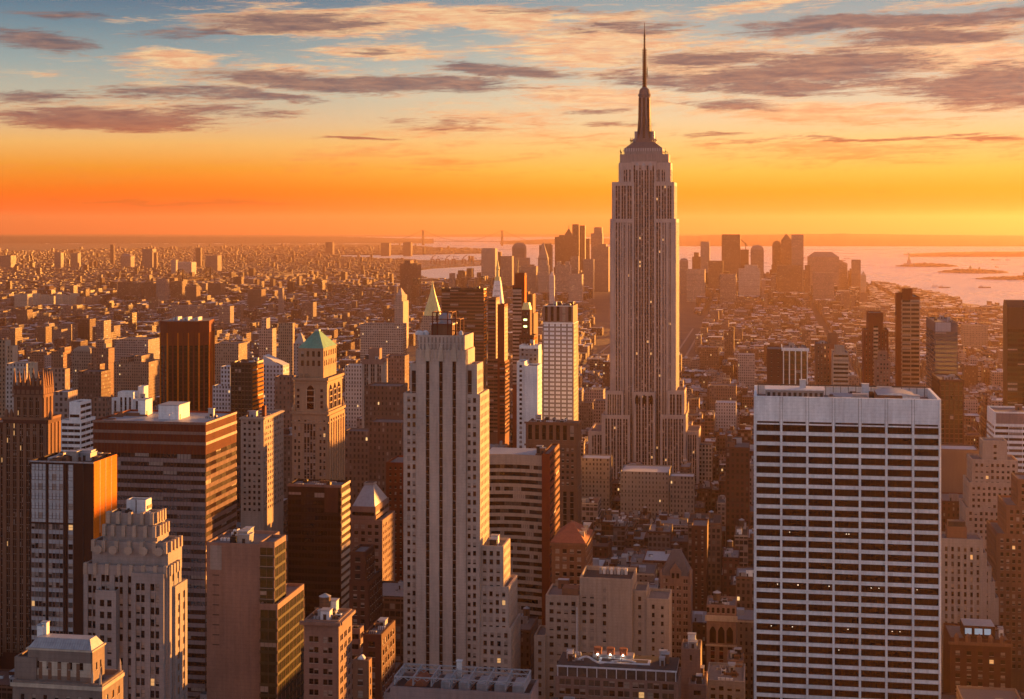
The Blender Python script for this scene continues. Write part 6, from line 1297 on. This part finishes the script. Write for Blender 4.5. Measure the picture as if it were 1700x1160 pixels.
for i in range(5):
    for j in range(-1, 2): zz = Zc(508-8*i); q.box(11.5+j*3.2-.5, 11.5+j*3.2+.5, 1+5.5*(5*(i)/24+.2)-1.2, 8, zz, zz+2.2, 'dark_metal', True)
q.build('spire_roof', r); q = MB(); q.rings(11.5, 11.5, [(5.5,Zc(466)),(5.2,Zc(460)),(2.8,Zc(459)),(2.6,Zc(448)),(3.6,Zc(447)),(1.8,Zc(440)),(.2,Zc(430))], 8, 'gold'); q.build('lantern', r)

# ------------------------------------------------------------------ the city fabric: lots on the street grid
cand = []
rf = random.Random(11)
AVE = [-2600,-2360,-2100,-1860,-1640,-1420,-1200,-990,-780,-610,-460,-310,-160,142,420,700,980,1260,1540,1820]
def zone(s, t, X, Y):
    px = CX+F*X/Y if Y > 0 else 9999
    r = rf.random()
    if s < 1000:  h = rf.lognormvariate(math.log(50), .45); h = min(h, 110)
    elif s < 1700: h = rf.lognormvariate(math.log(28 if t > -500 else 22), .5); h = min(h, 80)
    elif s < 2700: h = rf.lognormvariate(math.log(20), .42) if r > .02 else rf.uniform(36, 60)
    elif s < 4200: h = rf.lognormvariate(math.log(14), .38) if r > .012 else rf.uniform(32, 58)
    elif t > -1100 and s < 6200: h = rf.lognormvariate(math.log(26), .5) if r > .1 else rf.uniform(45, 85)
    else: h = rf.lognormvariate(math.log(12), .4) if r > .01 else rf.uniform(30, 60)
    if px > 1425 and s > 2800: h = min(h*.7, 20)
    if X > .40*Y and s < 3500: h = rf.uniform(38, 92) if s < 1600 else h   # the west side outside the frame, which throws the long shadows
    return h
s = 400.0
while s < 6600:
    st = 62.0 if s < 3500 else 70
    for a0, a1 in zip(AVE, AVE[1:]):
        t0, t1 = a0+13, a1-13
        for half in (0, 1):
            ya, yb = s+half*st/2, s+(half+1)*st/2
            t = t0
            while t < t1-6:
                w = rf.uniform(9, 24) if rf.random() < .7 else rf.uniform(24, 48)
                if 850 < s <= 1700: w = rf.uniform(7, 16) if rf.random() < .75 else rf.uniform(16, 30)
                if s > 1700: w = rf.uniform(8, 17) if rf.random() < .8 else rf.uniform(17, 34)
                if t1-t-w < 8: w = t1-t
                dd = (yb-ya)*rf.uniform(.72, 1.0); y0, y1 = (ya, ya+dd) if half == 0 else (yb-dd, yb)
                X, Y = GRID(t+w/2, y0)
                if Y > 350 and -.40 < X/Y < (.80 if s < 2600 else .42): cand.append((t, t+w, y0, y1, X, Y, zone(s, t, X, Y), 0))
                t += w+(.0 if rf.random() < .85 else rf.uniform(2, 9))
    s += st+17
# the far boroughs: long rows of low houses along their own streets
Y0 = 3300.0
AN = math.radians(24); CA, SA = math.cos(AN), math.sin(AN)
v_ = -9000.0
while v_ < 19500:
    big = v_ > 9500; dep = 15 if not big else 24
    for half in (0, 1):
        vv = v_+half*(dep+3); u_ = -9500.0
        while u_ < 3000:
            w = rf.uniform(10, 26)*(1.6 if big else 1)
            X = u_*CA+vv*SA; Y = -u_*SA+vv*CA
            if u_ % 260 < 18: u_ += 18; continue
            tl = rf.random() < .006; h = rf.lognormvariate(math.log(9), .28) if not tl else rf.uniform(20, 44)
            if rf.random() < .06: u_ += w; continue
            if tl: w = min(w, 18)
            if 3300 < Y < 17000 and -.38 < X/Y < .02:
                t, s_ = X*CT-Y*ST, X*ST+Y*CT
                if (s_ > 6650 or t < -2640) and (Y > 6500 or X/Y < -.15): cand.append((t, t+w, s_, s_+dep, X, Y, h, 1))
            u_ += w
    v_ += (dep*2+3)+(20 if not big else 26)
print('CAND', len(cand))
VIS.append((1563,1800,800,1180,1180)); VIS.append((0,1700,560,1200,1200))
cells = {}
for f_ in FOOT:
    for i in range(int(f_[0]//100), int(f_[1]//100)+1):
        for j in range(int(f_[2]//100), int(f_[3]//100)+1): cells.setdefault((i, j), []).append(f_)
keep = []
for (ta, tb, sa, sb, X, Y, h, far) in cand:
    hit = False
    for i in range(int(ta//100), int(tb//100)+1):
        for j in range(int(sa//100), int(sb//100)+1):
            for f_ in cells.get((i, j), ()):
                if ta < f_[1] and tb > f_[0] and sa < f_[3] and sb > f_[2]: hit = True
    if hit: continue
    cs = [GRID(a, c) for a, c in ((ta, sa), (tb, sa), (tb, sb), (ta, sb))]
    if min(c[1] for c in cs) < 200: continue
    pxs = [CX+F*c[0]/c[1] for c in cs]; p0, p1 = min(pxs), max(pxs); Dn = min(c[1] for c in cs); z0 = gz(Dn)
    yb = HY+(EYE-z0)/Dn*F
    pc = (p0+p1)/2
    if yb < far_row(pc)+1.2: continue
    if far and in_patch(pc, yb): continue
    if 690 < pc < 800 and 425 < yb-(h/Dn*F) < 470 and yb < 480: 
        if yb > 466: h = min(h, EYE-z0-(468-HY)/F*Dn)
        else: h = min(h, 6)
    zl = h
    if p1 > -60 and p0 < 1760:
        for (a, b_, D_, yv, yt) in VIS:
            if D_ > Dn and p0 < b_ and p1 > a: zl = min(zl, EYE-z0-(yv-HY)/F*Dn)
        if Dn < 900: zl = min(zl, EYE-z0-((1010 if Dn < 700 else 940)-HY)/F*Dn)
    if zl < 5 or (pc > 1555 and 700 < Dn < 915): continue
    if zl < h: zl *= rf.uniform(.82, 1.0)
    keep.append([ta, tb, sa, sb, Dn, p0, p1, max(5, zl), z0, far, pc])
# visible share, nearest first
import array
sky_ = [1160.0]*1700
hs = sorted([(D_, a, b_, yt) for (a, b_, D_, yv, yt) in VIS]); hi = 0
keep.sort(key=lambda k: k[4])
for k in keep:
    while hi < len(hs) and hs[hi][0] < k[4]:
        _, a, b_, yt = hs[hi]; hi += 1
        for x in range(max(0, int(a)+2), min(1700, int(b_)-1)): sky_[x] = min(sky_[x], yt)
    yt = HY+(EYE-k[8]-k[7])/k[4]*F; v = 0
    for x in range(max(0, int(k[5])), min(1700, int(k[6])+1)):
        if yt < sky_[x]: v += sky_[x]-yt; sky_[x] = yt
    k.append(v)
order = sorted(range(len(keep)), key=lambda i: -keep[i][11]); NIND = 150; chosen = set(i for i in order[:NIND])
used = set(); KINDW = lambda h: 'low' if h < 18 else 'mid-rise' if h < 36 else 'tall' if h < 60 else 'very tall'
def describe(k, wn, rn, tank, nst):
    pc, D = k[10], k[4]; best = sorted(HERO, key=lambda h: abs(h[0]-pc)*1.0+abs(h[1]-D)*.12)
    for h in best[:7]:
        dx = pc-h[0]; rel = 'behind' if D > h[1]+120 and abs(dx) < 60 else 'in front of' if D < h[1]-60 and abs(dx) < 60 else ('left of' if dx < 0 else 'right of')
        for ex in ('', 'narrow ', 'broad '):
            wd = k[1]-k[0]
            if ex == 'narrow ' and wd > 16: continue
            if ex == 'broad ' and wd < 22: continue
            L = f"{ex}{nst}-storey {wn} block with {rn}{' and tank' if tank else ''}, {rel} the {h[2]}"
            if len(L.split()) <= 16 and L not in used: used.add(L); return L
    L = f"{nst}-storey {wn} block with {rn}, {round(k[1]-k[0])} metres wide"; used.add(L); return L
stuff = BM()
for i, k in enumerate(keep):
    ta, tb, sa, sb, Dn, p0, p1, h, z0, far, pc, v = k
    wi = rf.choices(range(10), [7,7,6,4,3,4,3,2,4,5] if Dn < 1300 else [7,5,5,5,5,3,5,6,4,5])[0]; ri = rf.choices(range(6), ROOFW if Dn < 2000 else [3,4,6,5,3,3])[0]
    (wc, wn), (rc, rn) = WALLC[wi], ROOFC[ri]; j = rf.uniform(.8, 1.2); wc = tuple(min(.6, c*j*(.6 if Dn < 1250 else .72 if Dn < 1800 else .6 if Dn < 2600 else .4 if Dn < 4500 else .28)) for c in wc); wc = (wc[0], wc[1]*.82, wc[2]*.82); win = rf.choice([.35,.42,.5,.5,.6,.85]) if Dn < 5200 else rf.choice([0,.4,.5])  # walls darkened by distance, putting shade into their colour
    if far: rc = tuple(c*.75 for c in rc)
    if i in chosen:
        nst = max(1, round(h/3.7)); tank = Dn < 2300 and rf.random() < .55
        X, Y = GRID(ta, sa); root = bpy.data.objects.new('city_building', None); COL.objects.link(root); root.location = (X, Y, z0); root.rotation_euler = (0, 0, -TH)
        tag(root, describe(k, wn, rn, tank, nst), 'building', 'smaller buildings filling the streets'); T = lambda x, y: (x, y); W, L = tb-ta, sb-sa
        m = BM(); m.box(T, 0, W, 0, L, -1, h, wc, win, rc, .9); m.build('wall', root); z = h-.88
        if Dn < 2600:
            c = MB(); wm = 'cream' if wi in (3,4,7) else 'tan_brick' if wi in (1,2,8) else 'brown_brick'; c.box(-.35, W+.35, -.45, -.003, h-1.3, h-.4, wm, True); c.build('cornice', root)
            for q_ in range(rf.randint(1, 3)):
                w_, d_, h_ = rf.uniform(2.5, 6), rf.uniform(2.5, 6), rf.uniform(2.2, 4.2); w_ = min(w_, W*.4); d_ = min(d_, L*.4); x = rf.uniform(.6, W-w_-.6); y = rf.uniform(.6, L-d_-.6)
                c = MB(); mm = rf.choice(['tan_brick','brown_brick','concrete','silver_roof','white_stone','grey_stone']); c.box(x, x+w_, y, y+d_, z, z+h_, mm, top=rf.choice(['tar','silver_roof','gravel'])); c.box(x+.3, x+1.2, y-.05, y, z, z+2, 'dark_metal'); c.build('bulkhead', root)
            for q_ in range(rf.randint(0, 3)):
                x, y = rf.uniform(1, max(1.1, W-3)), rf.uniform(1, max(1.1, L-3)); c = MB(); c.box(x, x+1.8, y, y+1.4, z, z+1.3, rf.choice(['steel','white_metal','silver_roof'])); c.box(x+.2, x+1.6, y+.2, y+1.2, z+1.3, z+1.5, 'dark_metal'); c.build('air_unit', root)
            if tank: tank_on(root, rf.uniform(2.5, max(2.6, W-2.5)), rf.uniform(3, max(3.1, L-3)), z+rf.uniform(0, 2), rf.uniform(1.5, 2.1), rf.uniform(3, 4.2))
    else:
        if v <= 0 and Dn > 2600 and -100 < pc < 1800: continue
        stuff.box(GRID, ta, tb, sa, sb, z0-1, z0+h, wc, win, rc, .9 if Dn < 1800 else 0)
        if Dn < 4200:
            for q_ in range(rf.randint(1, 5) if Dn < 1500 else rf.randint(1, 3) if Dn < 2600 else rf.randint(0, 1)):
                w_, d_, h_ = rf.uniform(2, 7), rf.uniform(2, 6), rf.uniform(1.4, 4.2); w_ = min(w_, (tb-ta)*.5); d_ = min(d_, (sb-sa)*.5); x = rf.uniform(ta, tb-w_); y = rf.uniform(sa, sb-d_); c2 = rf.choice([(.2,.13,.09),(.35,.3,.27),(.5,.5,.52),(.08,.07,.07),(.3,.3,.32)])
                stuff.box(GRID, x+.3, x+w_-.3, y+.3, y+d_-.3, z0+h-1, z0+h+h_, c2, 0, rf.choice([(.05,.05,.05),(.4,.4,.42),(.2,.2,.2)]))
o = stuff.build('city_buildings'); tag(o, 'countless small rooftops and blocks spreading away to the far shore', None, None, 'stuff')
print('FILL', len(keep), 'faces', len(stuff.f), 'individual', len(chosen))

# ------------------------------------------------------------------ street furniture of the one avenue that shows, cars, trees
wallmat('asphalt', (.05,.047,.045), var=.3); wallmat('sidewalk', (.20,.19,.18)); emitmat('head_light', (1.0,.9,.72), 9.0)
q = MB()
for a in AVE[8:16]:
    for k in range(14):
        x0, x1 = a-8.5, a+8.5; s0, s1 = 400+k*230, 400+(k+1)*230; q.quad([(*GRID(x0, s0), gz(s0)+.25), (*GRID(x1, s0), gz(s0)+.25), (*GRID(x1, s1), gz(s1)+.25), (*GRID(x0, s1), gz(s1)+.25)], 'asphalt')
o = q.build('road'); o['kind'] = 'structure'
q = MB()
for a in AVE[8:16]:
    for sx in (-1, 1):
        for k in range(14):
            x0, x1 = sorted((a+sx*8.6, a+sx*12.8)); s0, s1 = 400+k*230, 400+(k+1)*230
            A = [(*GRID(x0, s0), gz(s0)+.4), (*GRID(x1, s0), gz(s0)+.4), (*GRID(x1, s1), gz(s1)+.4), (*GRID(x0, s1), gz(s1)+.4)]; q.quad(A, 'sidewalk')
            e = [A[0], A[3]] if sx > 0 else [A[1], A[2]]; q.quad([e[0], e[1], (e[1][0], e[1][1], e[1][2]-.15), (e[0][0], e[0][1], e[0][2]-.15)], 'sidewalk')
o = q.build('pavement'); o['kind'] = 'structure'
q = MB()
for a in AVE[10:15]:
    for lane in (-4.2, 0, 4.2):
        for k in range(70): s0 = 760+k*14; q.quad([(*GRID(a+lane-.08, s0), .254+gz(s0)), (*GRID(a+lane+.08, s0), .254+gz(s0)), (*GRID(a+lane+.08, s0+4), .254+gz(s0)), (*GRID(a+lane-.08, s0+4), .254+gz(s0))], 'white_stone')
o = q.build('road_marking'); o['kind'] = 'structure'
CARC = [('yellow taxi','taxi_paint',(.7,.38,.02)),('white car','white_paint',(.6,.6,.6)),('black car','black_paint',(.02,.02,.02)),('silver car','silver_paint',(.35,.36,.38)),('dark red car','red_paint',(.22,.02,.02))]
for _, nm, c in CARC: wallmat(nm, c, rough=.3, var=.03, streak=0)
def car_parts(paint):
    b = MB(); i = 0; P = [(-2.3,.45),(-2.35,.85),(-1.3,.98),(-.6,1.42),(.9,1.45),(1.7,1.0),(2.3,.92),(2.35,.45)]
    n = len(P); k = b.mi(paint)
    for s_ in (-.88, .88): b.v += [(s_*(1 if z < 1.1 else .82), y, z) for y, z in P]
    for j in range(n): b.f.append((j, (j+1) % n, n+(j+1) % n, n+j)); b.m.append(k)
    b.f += [tuple(range(n))[::-1], tuple(range(n, 2*n))]; b.m += [k, k]; body = b.mesh('body')
    g = MB(); g.quad([(-.7,-1.22,1.02),(.7,-1.22,1.02),(.62,-.62,1.42),(-.62,-.62,1.42)], 'glass_dark'); g.quad([(.68,.95,1.44),(-.68,.95,1.44),(-.74,1.62,1.04),(.74,1.62,1.04)], 'glass_dark')
    w = MB()
    for sx in (-.9, .7):
        for y in (-1.45, 1.4): 
            i0 = len(w.v); n2 = 10
            for xx in (sx, sx+.2): w.v += [(xx, y+.34*math.cos(2*math.pi*j/n2), .34+.34*math.sin(2*math.pi*j/n2)) for j in range(n2)]
            for j in range(n2): w.f.append((i0+j, i0+(j+1) % n2, i0+n2+(j+1) % n2, i0+n2+j)); w.m.append(w.mi('dark_metal'))
            w.f += [tuple(range(i0, i0+n2)), tuple(range(i0+n2, i0+2*n2))]; w.m += [0, 0]
    h = MB(); h.box(-.2, .2, -.06, .06, 0, .2, 'head_light', True); t = MB(); t.box(-.2, .2, -.05, .05, 0, .16, 'tail_light', True)
    return dict(body=body, windscreen=g.mesh('windscreen'), wheels=w.mesh('wheel_set'), head=h.mesh('headlight'), tail=t.mesh('tail_light'))
CP = [car_parts(c[1]) for c in CARC]
lanes = [(-160, -2.1, 1180+i*23.5) for i in range(13)]+[(-160, 2.1, 1188+i*31) for i in range(8)]+[(142, -2.2, 842+i*8) for i in range(14)]+[(142, 2.1, 846+i*10) for i in range(11)]+[(142, -6.3, 848+i*14) for i in range(8)]+[(142, 6.3, 848+i*16) for i in range(7)]
for i, (a, dx, s_) in enumerate(lanes):
    s_ += rf.uniform(-3, 3); ci = rf.randrange(5); X, Y = GRID(a+dx, s_); root = bpy.data.objects.new('car', None); COL.objects.link(root); root.location = (X, Y, gz(Y)+.26); root.rotation_euler = (0, 0, -TH)
    tag(root, 'tiny car with bright headlights on the dark avenue '+('below the tallest tower' if a < 0 else 'at the lower right corner'), 'car', 'cars queueing on the avenue '+('in the middle' if a < 0 else 'at the right'))
    cp = CP[ci]
    for nm, me, loc in (('body', cp['body'], (0,0,0)), ('windscreen', cp['windscreen'], (0,-.01,.01)), ('wheel_set', cp['wheels'], (0,0,0)), ('headlight', cp['head'], (-.6,-2.38,.6)), ('headlight', cp['head'], (.6,-2.38,.6)), ('tail_light', cp['tail'], (-.6,2.36,.65)), ('tail_light', cp['tail'], (.6,2.36,.65))):
        o = bpy.data.objects.new(nm, me); COL.objects.link(o); o.parent = root; o.location = loc
# street lamps along the middle avenue
def lamp_mesh():
    p = MB(); p.rings(0, 0, [(.16,0),(.09,8.6)], 8, 'dark_metal'); p.beam((0,0,8.5), (1.8,0,9.1), .06, 'dark_metal'); h = MB(); h.box(1.3, 2.2, -.35, .35, 8.95, 9.25, 'lamp_light', True); return p.mesh('pole'), h.mesh('lamp_head')
PM, HM = lamp_mesh()
for i in range(16):
    s_ = 1150+i*34; side = -1 if i % 2 else 1; X, Y = GRID(-160+side*9.4, s_); root = bpy.data.objects.new('street_lamp', None); COL.objects.link(root); root.location = (X, Y, gz(Y)+.4); root.rotation_euler = (0, 0, -TH+(math.pi if side > 0 else 0))
    tag(root, 'tiny lit street lamp lining the avenue below the tallest tower', 'street lamp', 'street lamps of the middle avenue')
    for nm, me in (('pole', PM), ('lamp_head', HM)): o = bpy.data.objects.new(nm, me); COL.objects.link(o); o.parent = root
# leafless brown trees in the small park at the lower right, and park woods among the far roofs
def tree_meshes(seed):
    rr = random.Random(seed); t = MB(); t.rings(0, 0, [(.35,0),(.25,3),(.12,8)], 7, 'wood')
    tips = []
    for i in range(9):
        a = rr.uniform(0, 6.28); z = rr.uniform(3, 6.5); l = rr.uniform(2.2, 4.2); p = (l*math.cos(a), l*math.sin(a), z+rr.uniform(1.5, 3.5)); t.beam((0,0,z), p, .08, 'wood'); tips.append(p)
    c = MB()
    for i in range(520):
        p = rr.choice(tips); x, y, z = p[0]+rr.gauss(0, 1.0), p[1]+rr.gauss(0, 1.0), p[2]+rr.gauss(.3, .9); r = rr.uniform(.18, .42); a = rr.uniform(0, 6.28); b_ = rr.uniform(-1, 1)
        u = (r*math.cos(a), r*math.sin(a), r*b_); w_ = (-r*math.sin(a)*.6, r*math.cos(a)*.6, r*.7)
        c.quad([(x-u[0],y-u[1],z-u[2]),(x+w_[0],y+w_[1],z+w_[2]),(x+u[0],y+u[1],z+u[2]),(x-w_[0],y-w_[1],z-w_[2])], 'leaf_olive' if rr.random() < .6 else 'leaf_rust')
    return t.mesh('trunk'), c.mesh('crown')
wallmat('leaf_olive', (.07,.065,.025), var=.4); wallmat('leaf_rust', (.13,.06,.025), var=.4)
TM = [tree_meshes(k) for k in range(4)]
for i in range(14):
    px = 1677+rf.random()*24; D = rf.uniform(806, 840); X = (px-CX)/F*D; t_, s_ = X*CT-D*ST, X*ST+D*CT
    root = bpy.data.objects.new('park_tree', None); COL.objects.link(root); root.location = (X, D, 0); root.rotation_euler = (0, 0, rf.uniform(0, 6)); sc = rf.uniform(.9, 1.5); root.scale = (sc,)*3; tag(root, 'dark autumn tree in the small park at the lower right', 'tree', 'park trees at the lower right')
    for nm, me in zip(('trunk', 'crown'), TM[i % 4]): o = bpy.data.objects.new(nm, me); COL.objects.link(o); o.parent = root
# boats on the bay
wallmat('boat_white', (.6,.58,.55))
for i, (px, py, l, lab) in enumerate([(1553,475.5,30,'small ferry on the bay left of the bronze edge tower'),(1568,476.5,45,'long barge on the bay, near the waterfront'),(1635,476.5,50,'long barge on the bay, toward the right edge'),(1407,429,60,'ship far out beyond the downtown waterfront'),(1400,432,30,'small ship below the far one beyond the waterfront'),(1652,431,60,'cargo ship near the far piers'),(1673,431.5,40,'smaller cargo ship near the far piers'),(1338,428,40,'tanker glimpsed between two downtown towers'),(1655,443,25,'ferry right of the low wooded islands')]):
    X, Y = ground_at(px, py); root = bpy.data.objects.new('boat', None); COL.objects.link(root); root.location = (X, Y, gz(Y)-2.2); tag(root, lab, 'boat')
    q = MB(); w_ = l*.12; q.prism([(-l/2,-w_),(l*.35,-w_),(l/2,0),(l*.35,w_),(-l/2,w_)], -.5, 3.2, 'dark_metal' if i % 3 else 'boat_white'); q.build('hull', root); q = MB(); q.box(-l*.42, -l*.15 if i % 3 else l*.25, -w_*.7, w_*.7, 3.21, 8, 'boat_white'); q.beam((-l*.3,0,8),(-l*.3,0,12),.3,'dark_metal'); q.build('cabin', root)
# harbour cranes on the far piers
for i, px in enumerate((718, 727, 742, 753, 770, 783)):
    D = ground_at(px, 440)[1]; root = bpy.data.objects.new('harbour_crane', None); COL.objects.link(root); root.location = ((px-CX)/F*D, D, gz(D)); root.rotation_euler = (0, 0, .3); tag(root, 'tiny red gantry crane on the piers beyond the bright river', 'crane', 'gantry cranes on the far piers')
    q = MB()
    for x in (-12, 12):
        for y in (-8, 8): q.beam((x, y, 0), (x*.7, y, 34), 1.1, 'red_brick')
    q.box(-10, 10, -9, 9, 33, 37, 'red_brick', True); q.build('gantry', root); q = MB(); q.beam((-14, 0, 37), (34 if i % 2 else 20, 0, 40 if i % 2 else 62), 1.2, 'red_brick'); q.beam((0, 0, 37), (0, 0, 56), 1.0, 'red_brick'); q.beam((0,0,56), (30 if i % 2 else 19,0,41 if i % 2 else 60), .5, 'red_brick'); q.build('boom', root)

# ------------------------------------------------------------------ the evening air
q = MB(); q.v = []
wallmat('hz', (1,1,1)); q.box(-49500, 49500, -49500, 49500, -310, 452, 'hz', True); h = q.build('haze'); h['kind'] = 'stuff'; h['label'] = 'warm evening haze filling the air above the city'
m = bpy.data.materials.new('haze'); m.use_nodes = True; N = NT(m.node_tree); N.n.clear(); v = N.node('ShaderNodeVolumePrincipled')
v.inputs['Color'].default_value = (.46,.295,.25,1); v.inputs['Density'].default_value = HAZE; v.inputs['Anisotropy'].default_value = .5
o_ = N.node('ShaderNodeOutputMaterial'); N.l.new(v.outputs[0], o_.inputs[1]); h.data.materials.clear(); h.data.materials.append(m); h.visible_shadow = True
